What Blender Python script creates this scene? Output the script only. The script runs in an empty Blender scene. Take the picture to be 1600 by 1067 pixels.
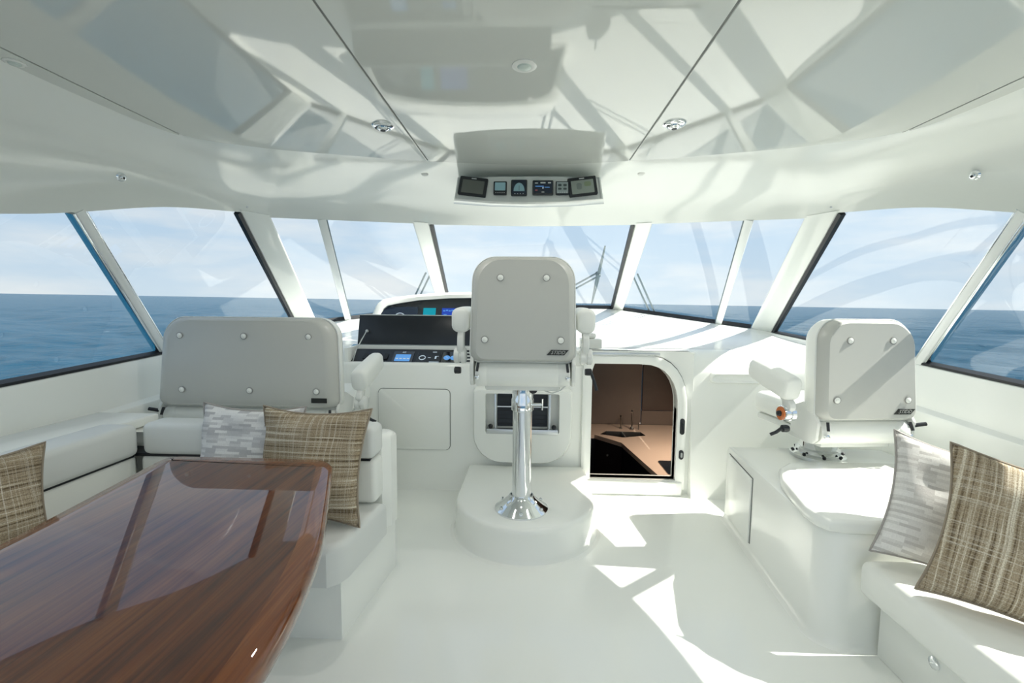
import bpy, bmesh, math, random
from mathutils import Vector, Matrix
R = math.radians
random.seed(7)
SC = bpy.context.scene
COL = SC.collection

# ------------------------------------------------------------------ camera
cam_d = bpy.data.cameras.new('camera'); cam = bpy.data.objects.new('camera', cam_d); COL.objects.link(cam)
cam_d.sensor_width = 36.0; cam_d.lens = 15.75; cam_d.clip_start = 0.02; cam_d.clip_end = 60000
cam.matrix_world = (Matrix.Translation((0, 0, 1.3)) @ Matrix.Rotation(R(2.29), 4, 'Z')
                    @ Matrix.Rotation(R(90 - 4.78), 4, 'X') @ Matrix.Rotation(R(0.53), 4, 'Z'))
SC.camera = cam

# ------------------------------------------------------------------ sky, sun, exposure
SC.view_settings.view_transform = 'Standard'; SC.view_settings.look = 'None'
SC.view_settings.gamma = 1.0; SC.view_settings.use_curve_mapping = False
SC.view_settings.exposure = 0.5
world = bpy.data.worlds.new('sky'); SC.world = world; world.use_nodes = True
nt = world.node_tree; nt.nodes.clear()
def N(t, kind, **kw):
    n = t.nodes.new(kind)
    for k, v in kw.items():
        if k in n.inputs.keys() if hasattr(n.inputs, 'keys') else False: n.inputs[k].default_value = v
        else: setattr(n, k, v)
    return n
wo = N(nt, 'ShaderNodeOutputWorld'); bg = N(nt, 'ShaderNodeBackground'); tc = N(nt, 'ShaderNodeTexCoord')
sep = N(nt, 'ShaderNodeSeparateXYZ'); nt.links.new(tc.outputs['Generated'], sep.inputs[0])
ramp = N(nt, 'ShaderNodeValToRGB'); nt.links.new(sep.outputs['Z'], ramp.inputs[0])
e = ramp.color_ramp.elements
e[0].position = 0.0; e[0].color = (0.68, 0.80, 0.90, 1)
e[1].position = 1.0; e[1].color = (0.42, 0.58, 0.82, 1)
x = e.new(0.12); x.color = (0.58, 0.74, 0.90, 1)
x = e.new(0.35); x.color = (0.47, 0.65, 0.88, 1)
mp = N(nt, 'ShaderNodeMapping'); mp.inputs['Scale'].default_value = (1.3, 1.3, 6.5)
nt.links.new(tc.outputs['Generated'], mp.inputs[0])
nz = N(nt, 'ShaderNodeTexNoise'); nz.inputs['Scale'].default_value = 2.2; nz.inputs['Detail'].default_value = 6; nz.inputs['Roughness'].default_value = 0.55
nt.links.new(mp.outputs[0], nz.inputs['Vector'])
cr = N(nt, 'ShaderNodeValToRGB'); cr.color_ramp.elements[0].position = 0.42; cr.color_ramp.elements[1].position = 0.72
nt.links.new(nz.outputs['Fac'], cr.inputs[0])
mxw = N(nt, 'ShaderNodeMixRGB'); mxw.inputs[2].default_value = (0.90, 0.93, 0.94, 1)
nt.links.new(cr.outputs[0], mxw.inputs[0]); nt.links.new(ramp.outputs[0], mxw.inputs[1])
nt.links.new(mxw.outputs[0], bg.inputs[0]); bg.inputs[1].default_value = 0.71
nt.links.new(bg.outputs[0], wo.inputs[0])

sun_d = bpy.data.lights.new('sun', 'SUN'); sun = bpy.data.objects.new('sun', sun_d); COL.objects.link(sun)
sun_d.energy = 7.5; sun_d.angle = R(0.55); sun_d.color = (1.0, 0.955, 0.86)
sdir = Vector((1.0, 0.045, math.tan(R(46.0)) * 1.0)).normalized()     # towards the sun: starboard, a little aft of the beam
sun.rotation_euler = sdir.to_track_quat('Z', 'Y').to_euler(); sun.location = sdir * 30

cy = SC.cycles
cy.max_bounces = 14; cy.diffuse_bounces = 8; cy.glossy_bounces = 6; cy.transparent_max_bounces = 16; cy.sample_clamp_indirect = 8

# ------------------------------------------------------------------ materials
MATS = {}
def mat(name, col, rough=0.5, metal=0.0, coat=0.0, spec=0.5, emit=None, es=1.0, bump=None):
    m = bpy.data.materials.new(name); m.use_nodes = True; t = m.node_tree
    b = t.nodes['Principled BSDF']
    b.inputs['Base Color'].default_value = (*col, 1); b.inputs['Roughness'].default_value = rough
    b.inputs['Metallic'].default_value = metal; b.inputs['Coat Weight'].default_value = coat
    b.inputs['Coat Roughness'].default_value = 0.03
    b.inputs['Specular IOR Level'].default_value = spec
    if emit: b.inputs['Emission Color'].default_value = (*emit, 1); b.inputs['Emission Strength'].default_value = es
    if bump:
        sc, st, dist = bump
        tcn = t.nodes.new('ShaderNodeTexCoord'); n = t.nodes.new('ShaderNodeTexNoise'); n.inputs['Scale'].default_value = sc; n.inputs['Detail'].default_value = 3
        bp = t.nodes.new('ShaderNodeBump'); bp.inputs['Strength'].default_value = st; bp.inputs['Distance'].default_value = dist
        t.links.new(tcn.outputs['Object'], n.inputs['Vector']); t.links.new(n.outputs['Fac'], bp.inputs['Height']); t.links.new(bp.outputs[0], b.inputs['Normal'])
    MATS[name] = m; return m
gel = mat('white_gelcoat', (0.885, 0.895, 0.855), 0.16)
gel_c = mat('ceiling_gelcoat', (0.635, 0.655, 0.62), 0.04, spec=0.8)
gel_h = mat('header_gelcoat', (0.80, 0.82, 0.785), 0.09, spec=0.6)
gel_f = mat('deck_gelcoat', (0.885, 0.90, 0.865), 0.14, bump=(3, 0.02, 0.01))
nonskid = mat('grey_nonskid_deck', (0.52, 0.53, 0.51), 0.6, bump=(90, .2, .002))
vinyl = mat('white_vinyl', (0.84, 0.85, 0.81), 0.42, bump=(420, 0.12, 0.001))
vinyl_g = mat('grey_vinyl', (0.70, 0.715, 0.695), 0.45, bump=(420, 0.12, 0.001))
shell = mat('chair_shell', (0.50, 0.505, 0.475), 0.36)
chrome = mat('chrome', (0.82, 0.84, 0.86), 0.07, metal=1.0)
steel = mat('brushed_steel', (0.62, 0.64, 0.65), 0.28, metal=1.0)
alu = mat('painted_aluminium', (0.74, 0.75, 0.72), 0.25)
black = mat('black_rubber', (0.012, 0.014, 0.018), 0.5)
blackp = mat('black_panel', (0.010, 0.013, 0.018), 0.28)
blackg = mat('black_glass', (0.012, 0.015, 0.02), 0.05, spec=0.8)
grille = mat('dark_mesh', (0.015, 0.02, 0.03), 0.55)
wiperm = mat('wiper_grey', (0.09, 0.13, 0.15), 0.45)
mullw = mat('white_mullion', (0.82, 0.84, 0.83), 0.2)
dkbrown = mat('dark_brown_veneer', (0.045, 0.028, 0.022), 0.35)
mdbrown = mat('brown_veneer', (0.125, 0.095, 0.078), 0.4)
stone = mat('beige_countertop', (0.55, 0.42, 0.33), 0.3, bump=(60, 0.05, 0.002))
sinkm = mat('sink_steel', (0.30, 0.29, 0.28), 0.3, metal=1.0)
lens = mat('lamp_lens', (0.55, 0.62, 0.58), 0.25)
seam = mat('seam_grey', (0.16, 0.17, 0.16), 0.6)
piping_g = mat('grey_piping', (0.36, 0.34, 0.32), 0.8)
piping_b = mat('brown_piping', (0.30, 0.25, 0.19), 0.8)
btn_ring = mat('button_ring_grey', (0.30, 0.30, 0.285), 0.5)
badge = mat('badge_black', (0.02, 0.022, 0.02), 0.4)
badget = mat('badge_letters', (0.42, 0.43, 0.41), 0.4)
amber_refl = mat('amber_wood_reflection', (0.55, 0.16, 0.05), 0.25)  # orange reflection of the wood, painted onto the chrome hinge end
scr_blue = mat('screen_blue', (0.0, 0.0, 0.0), 0.2, emit=(0.01, 0.06, 0.5), es=0.6)
scr_lblue = mat('screen_light_blue', (0.0, 0.0, 0.0), 0.2, emit=(0.12, 0.38, 0.85), es=0.6)
scr_cyan = mat('screen_cyan', (0.0, 0.0, 0.0), 0.2, emit=(0.0, 0.36, 0.48), es=0.6)
scr_white = mat('screen_white', (0.02, 0.02, 0.02), 0.2, emit=(0.6, 0.75, 0.85), es=0.5)
scr_grey = mat('screen_grey', (0.20, 0.23, 0.22), 0.12)
scr_teal = mat('screen_teal', (0.22, 0.34, 0.37), 0.15, emit=(0.2, 0.4, 0.45), es=0.12)
scr_dark = mat('screen_navy', (0.015, 0.025, 0.045), 0.1)
warm_lens = mat('warm_lamp', (0.9, 0.8, 0.6), 0.4, emit=(1.0, 0.72, 0.42), es=6)

def glass_mat():
    m = bpy.data.materials.new('window_glass'); m.use_nodes = True; t = m.node_tree; t.nodes.clear()
    o = t.nodes.new('ShaderNodeOutputMaterial'); mx = t.nodes.new('ShaderNodeMixShader'); fr = t.nodes.new('ShaderNodeLayerWeight'); fr.inputs[0].default_value = 0.5
    pw = t.nodes.new('ShaderNodeMath'); pw.operation = 'POWER'; pw.inputs[1].default_value = 5.0; ma = t.nodes.new('ShaderNodeMath'); ma.operation = 'MULTIPLY_ADD'; ma.inputs[1].default_value = 0.92; ma.inputs[2].default_value = 0.075
    t.links.new(fr.outputs['Facing'], pw.inputs[0]); t.links.new(pw.outputs[0], ma.inputs[0])
    tr = t.nodes.new('ShaderNodeBsdfTransparent'); gl = t.nodes.new('ShaderNodeBsdfGlossy')
    tr.inputs[0].default_value = (0.93, 0.96, 0.97, 1); gl.inputs['Roughness'].default_value = 0.0; 
    t.links.new(ma.outputs[0], mx.inputs[0]); t.links.new(tr.outputs[0], mx.inputs[1]); t.links.new(gl.outputs[0], mx.inputs[2]); t.links.new(mx.outputs[0], o.inputs[0])
    return m
glass = glass_mat()

def wood_mat(name, rotz, c1, c2, c3):
    m = bpy.data.materials.new(name); m.use_nodes = True; t = m.node_tree; b = t.nodes['Principled BSDF']
    tcn = t.nodes.new('ShaderNodeTexCoord'); mpn = t.nodes.new('ShaderNodeMapping')
    mpn.inputs['Rotation'].default_value = (0, 0, rotz); mpn.inputs['Scale'].default_value = (26, 1.3, 8)
    n1 = t.nodes.new('ShaderNodeTexNoise'); n1.inputs['Scale'].default_value = 1.0; n1.inputs['Detail'].default_value = 6; n1.inputs['Roughness'].default_value = 0.6; n1.inputs['Distortion'].default_value = 0.6
    mp2 = t.nodes.new('ShaderNodeMapping'); mp2.inputs['Rotation'].default_value = (0, 0, rotz); mp2.inputs['Scale'].default_value = (160, 3.0, 20)
    n2 = t.nodes.new('ShaderNodeTexNoise'); n2.inputs['Scale'].default_value = 1.0; n2.inputs['Detail'].default_value = 2
    rp = t.nodes.new('ShaderNodeValToRGB'); rp.color_ramp.elements[0].position = 0.30; rp.color_ramp.elements[0].color = (*c1, 1)
    rp.color_ramp.elements[1].position = 0.70; rp.color_ramp.elements[1].color = (*c3, 1); q = rp.color_ramp.elements.new(0.46); q.color = (*c2, 1)
    mx = t.nodes.new('ShaderNodeMixRGB'); mx.blend_type = 'MULTIPLY'; mx.inputs[0].default_value = 0.55
    r2 = t.nodes.new('ShaderNodeValToRGB'); r2.color_ramp.elements[0].position = 0.35; r2.color_ramp.elements[0].color = (0.45, 0.42, 0.4, 1); r2.color_ramp.elements[1].position = 0.6
    L = t.links.new
    L(tcn.outputs['Object'], mpn.inputs[0]); L(mpn.outputs[0], n1.inputs['Vector']); L(n1.outputs['Fac'], rp.inputs[0])
    L(tcn.outputs['Object'], mp2.inputs[0]); L(mp2.outputs[0], n2.inputs['Vector']); L(n2.outputs['Fac'], r2.inputs[0])
    L(rp.outputs[0], mx.inputs[1]); L(r2.outputs[0], mx.inputs[2]); L(mx.outputs[0], b.inputs['Base Color'])
    b.inputs['Roughness'].default_value = 0.4; b.inputs['Specular IOR Level'].default_value = 0.1; b.inputs['Coat Weight'].default_value = 1.0; b.inputs['Coat Roughness'].default_value = 0.01; b.inputs['Coat IOR'].default_value = 1.5
    return m
teak = wood_mat('teak', R(-6), (0.028, 0.007, 0.002), (0.105, 0.029, 0.007), (0.165, 0.055, 0.014))
teak_b = wood_mat('teak_border', R(16), (0.085, 0.022, 0.005), (0.17, 0.05, 0.012), (0.24, 0.085, 0.024))

def weave_mat(name, cols, along, scale_u, scale_v, kind):
    """cloth: threads along two directions of the cushion's own plane (object X/Z)"""
    m = bpy.data.materials.new(name); m.use_nodes = True; t = m.node_tree; b = t.nodes['Principled BSDF']; L = t.links.new
    tcn = t.nodes.new('ShaderNodeTexCoord')
    def stripes(sx, sz, detail):
        mpn = t.nodes.new('ShaderNodeMapping'); mpn.inputs['Scale'].default_value = (sx, .6, sz); L(tcn.outputs['Object'], mpn.inputs[0])
        n = t.nodes.new('ShaderNodeTexNoise'); n.inputs['Scale'].default_value = 1; n.inputs['Detail'].default_value = detail; n.inputs['Roughness'].default_value = 0.65; L(mpn.outputs[0], n.inputs['Vector']); return n
    if kind == 'tweed':
        a = stripes(1.6, 110, 3) if along == 'x' else stripes(110, 1.6, 3)
        c = stripes(210, 1.0, 3) if along == 'x' else stripes(1.0, 210, 3)
        fine = stripes(300, 300, 1)
        r1 = t.nodes.new('ShaderNodeValToRGB'); r1.color_ramp.interpolation = 'LINEAR'
        el = r1.color_ramp.elements; el[0].position = 0.36; el[0].color = (*cols[0], 1); el[1].position = 0.64; el[1].color = (*cols[2], 1); q = el.new(0.47); q.color = (*cols[1], 1); q = el.new(0.54); q.color = (*cols[1], 1)
        L(a.outputs['Fac'], r1.inputs[0])
        r2 = t.nodes.new('ShaderNodeValToRGB'); r2.color_ramp.elements[0].position = 0.50; r2.color_ramp.elements[1].position = 0.72; r2.color_ramp.elements[1].color = (.75, .75, .75, 1); L(c.outputs['Fac'], r2.inputs[0])
        mx = t.nodes.new('ShaderNodeMixRGB'); mx.inputs[2].default_value = (*cols[3], 1); L(r2.outputs[0], mx.inputs[0]); L(r1.outputs[0], mx.inputs[1])
        r3 = t.nodes.new('ShaderNodeValToRGB'); r3.color_ramp.elements[0].position = 0.35; r3.color_ramp.elements[0].color = (0.55, 0.52, 0.5, 1); r3.color_ramp.elements[1].position = 0.62; L(fine.outputs['Fac'], r3.inputs[0])
        m2 = t.nodes.new('ShaderNodeMixRGB'); m2.blend_type = 'MULTIPLY'; m2.inputs[0].default_value = 0.8; L(mx.outputs[0], m2.inputs[1]); L(r3.outputs[0], m2.inputs[2]); out = m2
    else:
        mpn = t.nodes.new('ShaderNodeMapping'); mpn.inputs['Rotation'].default_value = (R(90), 0, 0); L(tcn.outputs['Object'], mpn.inputs[0])
        v = t.nodes.new('ShaderNodeTexBrick'); v.inputs['Scale'].default_value = 1.0; v.inputs['Mortar Size'].default_value = 0.0; v.inputs['Brick Width'].default_value = .052; v.inputs['Row Height'].default_value = .0105
        v.offset = .37; v.offset_frequency = 3; v.inputs['Color1'].default_value = (0, 0, 0, 1); v.inputs['Color2'].default_value = (1, 1, 1, 1); L(mpn.outputs[0], v.inputs['Vector'])
        bw = t.nodes.new('ShaderNodeRGBToBW'); L(v.outputs['Color'], bw.inputs[0])
        r1 = t.nodes.new('ShaderNodeValToRGB'); el = r1.color_ramp.elements; el[0].position = 0.1; el[0].color = (*cols[0], 1); el[1].position = 0.9; el[1].color = (*cols[2], 1); q = el.new(0.5); q.color = (*cols[1], 1)
        L(bw.outputs[0], r1.inputs[0]); fine = stripes(260, 120, 2)
        m2 = t.nodes.new('ShaderNodeMixRGB'); m2.blend_type = 'MULTIPLY'; m2.inputs[0].default_value = 0.25; L(r1.outputs[0], m2.inputs[1]); L(fine.outputs['Fac'], m2.inputs[2]); out = m2
    L(out.outputs[0], b.inputs['Base Color']); b.inputs['Roughness'].default_value = 0.9; b.inputs['Specular IOR Level'].default_value = 0.15
    bp = t.nodes.new('ShaderNodeBump'); bp.inputs['Strength'].default_value = 0.35; bp.inputs['Distance'].default_value = 0.002; L(fine.outputs['Fac'], bp.inputs['Height']); L(bp.outputs[0], b.inputs['Normal'])
    return m
BR = [(0.15, 0.11, 0.065), (0.40, 0.325, 0.225), (0.74, 0.68, 0.55), (0.76, 0.71, 0.61)]
tweed_x = weave_mat('brown_tweed_cross', BR, 'x', 1, 1, 'tweed')
tweed_z = weave_mat('brown_tweed_upright', BR, 'z', 1, 1, 'tweed')
GR = [(0.55, 0.55, 0.57), (0.70, 0.70, 0.71), (0.87, 0.87, 0.87)]
dash_x = weave_mat('grey_dashed_cloth', GR, 'x', 1, 1, 'dash')
dash_z = weave_mat('grey_dashed_cloth_warm', [(0.62, 0.60, 0.58), (0.74, 0.725, 0.70), (0.86, 0.845, 0.82)], 'x', 1, 1, 'dash')

def sea_mat():
    m = bpy.data.materials.new('sea_water'); m.use_nodes = True; t = m.node_tree; b = t.nodes['Principled BSDF']; L = t.links.new
    tcn = t.nodes.new('ShaderNodeTexCoord')
    b.inputs['Base Color'].default_value = (0.012, 0.085, 0.17, 1); b.inputs['Roughness'].default_value = 0.22; b.inputs['IOR'].default_value = 1.33; b.inputs['Specular IOR Level'].default_value = 0.04
    n1 = t.nodes.new('ShaderNodeTexNoise'); n1.inputs['Scale'].default_value = 0.35; n1.inputs['Detail'].default_value = 7; n1.inputs['Roughness'].default_value = 0.62
    n2 = t.nodes.new('ShaderNodeTexNoise'); n2.inputs['Scale'].default_value = 0.09; n2.inputs['Detail'].default_value = 3
    for n in (n1, n2): L(tcn.outputs['Object'], n.inputs['Vector'])
    ad = t.nodes.new('ShaderNodeMath'); ad.operation = 'MULTIPLY_ADD'; ad.inputs[1].default_value = 2.2; L(n2.outputs['Fac'], ad.inputs[0]); L(n1.outputs['Fac'], ad.inputs[2])
    bp = t.nodes.new('ShaderNodeBump'); bp.inputs['Strength'].default_value = 1.0; bp.inputs['Distance'].default_value = 0.9; L(ad.outputs[0], bp.inputs['Height']); L(bp.outputs[0], b.inputs['Normal'])
    n3 = t.nodes.new('ShaderNodeTexNoise'); n3.inputs['Scale'].default_value = 0.16; n3.inputs['Detail'].default_value = 8; n3.inputs['Roughness'].default_value = 0.7; L(tcn.outputs['Object'], n3.inputs['Vector'])
    rp = t.nodes.new('ShaderNodeValToRGB'); rp.color_ramp.elements[0].position = 0.68; rp.color_ramp.elements[1].position = 0.78; L(n3.outputs['Fac'], rp.inputs[0])
    mx = t.nodes.new('ShaderNodeMixRGB'); mx.inputs[1].default_value = (0.005, 0.052, 0.098, 1); mx.inputs[2].default_value = (0.55, 0.65, 0.70, 1); L(rp.outputs[0], mx.inputs[0]); L(mx.outputs[0], b.inputs['Base Color'])
    return m
sea_m = sea_mat()

# ------------------------------------------------------------------ helpers
def setp(o, label=None, cat=None, group=None, kind=None):
    if label: o['label'] = label
    if cat: o['category'] = cat
    if group: o['group'] = group
    if kind: o['kind'] = kind
    return o
def thing(name, label, cat, loc=(0, 0, 0), rotz=0.0, group=None):
    o = bpy.data.objects.new(name, None); COL.objects.link(o); o.empty_display_size = 0.1
    o.location = loc; o.rotation_euler = (0, 0, rotz); return setp(o, label, cat, group)
def struct(name, label=None):
    o = bpy.data.objects.new(name, None); COL.objects.link(o); o.empty_display_size = 0.1
    o['kind'] = 'structure'
    if label: o['label'] = label
    return o
def fin(bm, name, m, parent=None, smooth=35, recalc=True, weld=True):
    if weld: bmesh.ops.remove_doubles(bm, verts=bm.verts, dist=1e-5)
    if recalc: bmesh.ops.recalc_face_normals(bm, faces=bm.faces)
    me = bpy.data.meshes.new(name); bm.to_mesh(me); bm.free()
    if m: me.materials.append(m)
    if smooth:
        me.polygons.foreach_set('use_smooth', [True] * len(me.polygons))
        me.set_sharp_from_angle(angle=R(smooth))
    o = bpy.data.objects.new(name, me); COL.objects.link(o)
    if parent: o.parent = parent
    return o
def off(parent_loc, pts):
    return [Vector(p) - Vector(parent_loc) for p in pts]
def add_box(bm, lo, hi, bev=0.0, seg=2, M=None):
    r = bmesh.ops.create_cube(bm, size=1.0); vs = r['verts']
    c = [(lo[i] + hi[i]) / 2 for i in range(3)]; s = [hi[i] - lo[i] for i in range(3)]
    for v in vs: v.co = Vector((c[0] + v.co.x * s[0], c[1] + v.co.y * s[1], c[2] + v.co.z * s[2]))
    if bev:
        es = list({e for v in vs for e in v.link_edges})
        r = bmesh.ops.bevel(bm, geom=es, offset=min(bev, min(s) * 0.49), segments=seg, profile=0.5, affect='EDGES')
        vs = list({v for f in r['faces'] for v in f.verts} | {v for v in vs if v.is_valid})
    if M:
        for v in vs: v.co = M @ v.co
    return vs
def box(name, lo, hi, m, parent=None, bev=0.01, seg=3, M=None, smooth=35):
    bm = bmesh.new(); add_box(bm, lo, hi, bev, seg, M); return fin(bm, name, m, parent, smooth, weld=False)
def add_loft(bm, rings, closed=True, caps=True):
    vr = [[bm.verts.new(p) for p in r] for r in rings]; n = len(rings[0])
    for a, b in zip(vr, vr[1:]):
        for i in range(n if closed else n - 1):
            j = (i + 1) % n; bm.faces.new((a[i], a[j], b[j], b[i]))
    if caps and closed:
        bm.faces.new(vr[0][::-1]); bm.faces.new(vr[-1])
    return vr
def loft(name, rings, m, parent=None, closed=True, caps=True, smooth=35, solid=0.0):
    bm = bmesh.new(); add_loft(bm, rings, closed, caps); o = fin(bm, name, m, parent, smooth)
    return o
def circ(r, n=24, a0=0.0): return [(r * math.cos(a0 + 2 * math.pi * i / n), r * math.sin(a0 + 2 * math.pi * i / n)) for i in range(n)]
def add_lathe(bm, prof, n=28, M=Matrix.Identity(4)):
    add_loft(bm, [[M @ Vector((r * math.cos(2 * math.pi * i / n), r * math.sin(2 * math.pi * i / n), z)) for i in range(n)] for r, z in prof])
def lathe(name, prof, m, parent=None, loc=(0, 0, 0), axis='Z', n=28, smooth=35):
    M = Matrix.Translation(loc)
    if isinstance(axis, Vector): M = M @ axis.to_track_quat('Z', 'Y').to_matrix().to_4x4()
    elif axis == 'X': M = M @ Matrix.Rotation(R(90), 4, 'Y')
    elif axis == 'Y': M = M @ Matrix.Rotation(R(-90), 4, 'X')
    elif axis == '-Y': M = M @ Matrix.Rotation(R(90), 4, 'X')
    bm = bmesh.new(); add_lathe(bm, prof, n, M); return fin(bm, name, m, parent, smooth)
def add_tube(bm, pts, r, n=10, r2=None):
    pts = [Vector(p) for p in pts]; rings = []; prev = None
    for i, p in enumerate(pts):
        d = (pts[min(i + 1, len(pts) - 1)] - pts[max(i - 1, 0)]).normalized()
        if prev is None:
            a = d.cross(Vector((0, 0, 1)))
            if a.length < 1e-3: a = d.cross(Vector((1, 0, 0)))
            a.normalize()
        else: a = (prev - d * prev.dot(d)).normalized()
        prev = a; b = d.cross(a); rr = r if r2 is None else r + (r2 - r) * i / (len(pts) - 1)
        rings.append([p + (a * math.cos(2 * math.pi * k / n) + b * math.sin(2 * math.pi * k / n)) * rr for k in range(n)])
    add_loft(bm, rings)
def tube(name, pts, r, m, parent=None, n=10, r2=None):
    bm = bmesh.new(); add_tube(bm, pts, r, n, r2); return fin(bm, name, m, parent, 40)
def rrect(w, h, r, seg=6, cx=0.0, cz=0.0):
    """rounded rectangle; r = one radius or four (tr, tl, bl, br)"""
    rs = r if isinstance(r, (tuple, list)) else (r,) * 4; out = []
    for (sx, sz, a0), rr in zip(((1, 1, 0), (-1, 1, 90), (-1, -1, 180), (1, -1, 270)), rs):
        for k in range(seg + 1):
            a = R(a0 + 90 * k / seg); out.append((cx + sx * (w / 2 - rr) + rr * math.cos(a), cz + sz * (h / 2 - rr) + rr * math.sin(a)))
    return out
def plate(name, outline, y0, y1, m, parent=None, bev=0.0, M=None, seg=2, smooth=35):
    """outline in XZ, extruded along Y from y0 (aft) to y1 (fore)"""
    bm = bmesh.new(); add_loft(bm, [[(x, y0, z) for x, z in outline], [(x, y1, z) for x, z in outline]])
    if bev:
        es = [e for e in bm.edges if len({round(v.co.y, 6) for v in e.verts}) == 1]
        bmesh.ops.bevel(bm, geom=es, offset=bev, segments=seg, profile=0.5, affect='EDGES')
    if M: bmesh.ops.transform(bm, matrix=M, verts=bm.verts)
    return fin(bm, name, m, parent, smooth)
def slab(name, outline, z0, z1, m, parent=None, bev=0.0, seg=3, smooth=35, M=None):
    bm = bmesh.new(); add_loft(bm, [[(x, y, z0) for x, y in outline], [(x, y, z1) for x, y in outline]])
    if bev:
        es = [e for e in bm.edges if all(abs(v.co.z - z1) < 1e-6 for v in e.verts)]
        bmesh.ops.bevel(bm, geom=es, offset=bev, segments=seg, profile=0.5, affect='EDGES')
    if M: bmesh.ops.transform(bm, matrix=M, verts=bm.verts)
    return fin(bm, name, m, parent, smooth)
def holed(name, outer, inner, y0, y1, m, parent=None, smooth=35):
    """plate in XZ with a hole, from y0 to y1"""
    bm = bmesh.new(); loops = []
    for L in (outer, inner):
        vs = [bm.verts.new((x, y0, z)) for x, z in L]; loops.append([bm.edges.new((vs[i], vs[(i + 1) % len(vs)])) for i in range(len(vs))])
    bmesh.ops.triangle_fill(bm, use_beauty=True, use_dissolve=False, edges=loops[0] + loops[1])
    r = bmesh.ops.extrude_face_region(bm, geom=list(bm.faces))
    for v in r['geom']:
        if isinstance(v, bmesh.types.BMVert): v.co.y = y1
    return fin(bm, name, m, parent, smooth)
def solidify(o, th, offset=1.0):
    md = o.modifiers.new('thickness', 'SOLIDIFY'); md.thickness = th; md.offset = offset; return o
def text_mesh(name, body, size, m, parent, M, shear=0.0, ext=0.0006):
    c = bpy.data.curves.new(name, 'FONT'); c.body = body; c.size = size; c.align_x = 'CENTER'; c.align_y = 'CENTER'; c.shear = shear; c.extrude = ext; c.resolution_u = 2
    t = bpy.data.objects.new(name + '_tmp', c); COL.objects.link(t)
    dg = bpy.context.evaluated_depsgraph_get(); me = bpy.data.meshes.new_from_object(t.evaluated_get(dg)); bpy.data.objects.remove(t)
    me.transform(M); me.materials.clear(); me.materials.append(m); me.name = name
    o = bpy.data.objects.new(name, me); COL.objects.link(o); o.parent = parent; return o
def copy_tree(o, parent=None):
    c = o.copy(); COL.objects.link(c); c.parent = parent
    for ch in list(o.children): copy_tree(ch, c)
    return c

# ------------------------------------------------------------------ cabin curves (starboard half; mirrored to port). Stations 0..9 from the stem aft
T_ = [(0, 3.50, 1.895), (.765, 3.42, 1.893), (.887, 3.385, 1.895), (1.75, 3.01, 1.865), (1.85, 2.83, 1.866), (1.965, 2.37, 1.80), (2.10, 1.84, 1.66), (2.17, 1.2, 1.56), (2.20, .3, 1.48), (2.20, -1.4, 1.44)]
S_ = [(0, 5.0, 1.262), (.90, 4.95, 1.258), (1.0, 4.9, 1.245), (2.0, 4.15, 1.10), (2.10, 3.98, 1.075), (2.20, 3.0, 1.005), (2.25, 2.0, .938), (2.27, 1.0, .885), (2.28, .3, .86), (2.28, -1.4, .84)]
C1_ = [(0, 3.16, 2.035), (.73, 3.12, 2.03), (.85, 3.10, 2.028), (1.62, 2.86, 2.0), (1.74, 2.72, 1.992), (1.95, 2.33, 1.985), (2.035, 1.85, 1.985), (2.07, 1.2, 1.985), (2.08, .3, 1.985), (2.08, -1.4, 1.985)]
C0_ = [(0, 2.66, 2.105), (.6, 2.59, 2.105), (.7, 2.57, 2.105), (1.3, 2.40, 2.105), (1.42, 2.355, 2.105), (1.70, 2.18, 2.105), (1.77, 1.75, 2.105), (1.77, 1.2, 2.105), (1.77, .3, 2.105), (1.77, -1.4, 2.105)]
def ev(C, t):
    s = 1 if t >= 0 else -1; a = min(abs(t), 9); i = min(int(a), 8); u = a - i
    def g(k):
        if k < 0: q = C[-k]; return Vector((-q[0], q[1], q[2]))
        return Vector(C[min(k, 9)])
    if i in (1, 3): p = g(i).lerp(g(i + 1), u)             # pillars run straight
    else:
        p1, p2 = g(i), g(i + 1); d = p2 - p1
        m1 = (p2 - g(i - 1)) * 0.5 if i not in (2, 4) else d
        m2 = (g(i + 2) - p1) * 0.5 if i + 1 not in (1, 3) else d
        m1 = m1.normalized() * min(m1.length, d.length * 1.3); m2 = m2.normalized() * min(m2.length, d.length * 1.3)
        u2, u3 = u * u, u * u * u
        p = p1 * (2*u3 - 3*u2 + 1) + m1 * (u3 - 2*u2 + u) + p2 * (-2*u3 + 3*u2) + m2 * (u3 - u2)
    return Vector((p.x * s, p.y, p.z))
def trange(a, b, step=0.125):
    n = max(1, round(abs(b - a) / step)); return [a + (b - a) * i / n for i in range(n + 1)]

# ------------------------------------------------------------------ sea
rr_ = [4.0]
while rr_[-1] < 900: rr_.append(rr_[-1] * 1.022)
rr_ += [1500, 4000, 12000, 40000]
wv = []; rw = random.Random(3)
for k in range(16):
    lam = 3.0 * 1.17 ** k; th_ = R(35) + rw.uniform(-.9, .9); wv.append((2 * math.pi / lam * math.cos(th_), 2 * math.pi / lam * math.sin(th_), rw.uniform(0, 6.28), .0075 * lam ** .95))
NS = 420; vv = []; ff = []
cs_ = [(math.cos(2 * math.pi * k / NS), math.sin(2 * math.pi * k / NS)) for k in range(NS)]
for r in rr_:
    fade = 1.0 if r < 350 else max(0.0, 1 - (r - 350) / 550); sp_ = r * .022
    use = [w_ for w_ in wv if 2 * math.pi / math.hypot(w_[0], w_[1]) > 2.2 * sp_] if fade else []
    for c_, s_ in cs_:
        x_, y_ = r * c_, r * s_; vv.append((x_, y_, fade * sum(A_ * math.sin(kx * x_ + ky * y_ + p_) for kx, ky, p_, A_ in use)))
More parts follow.
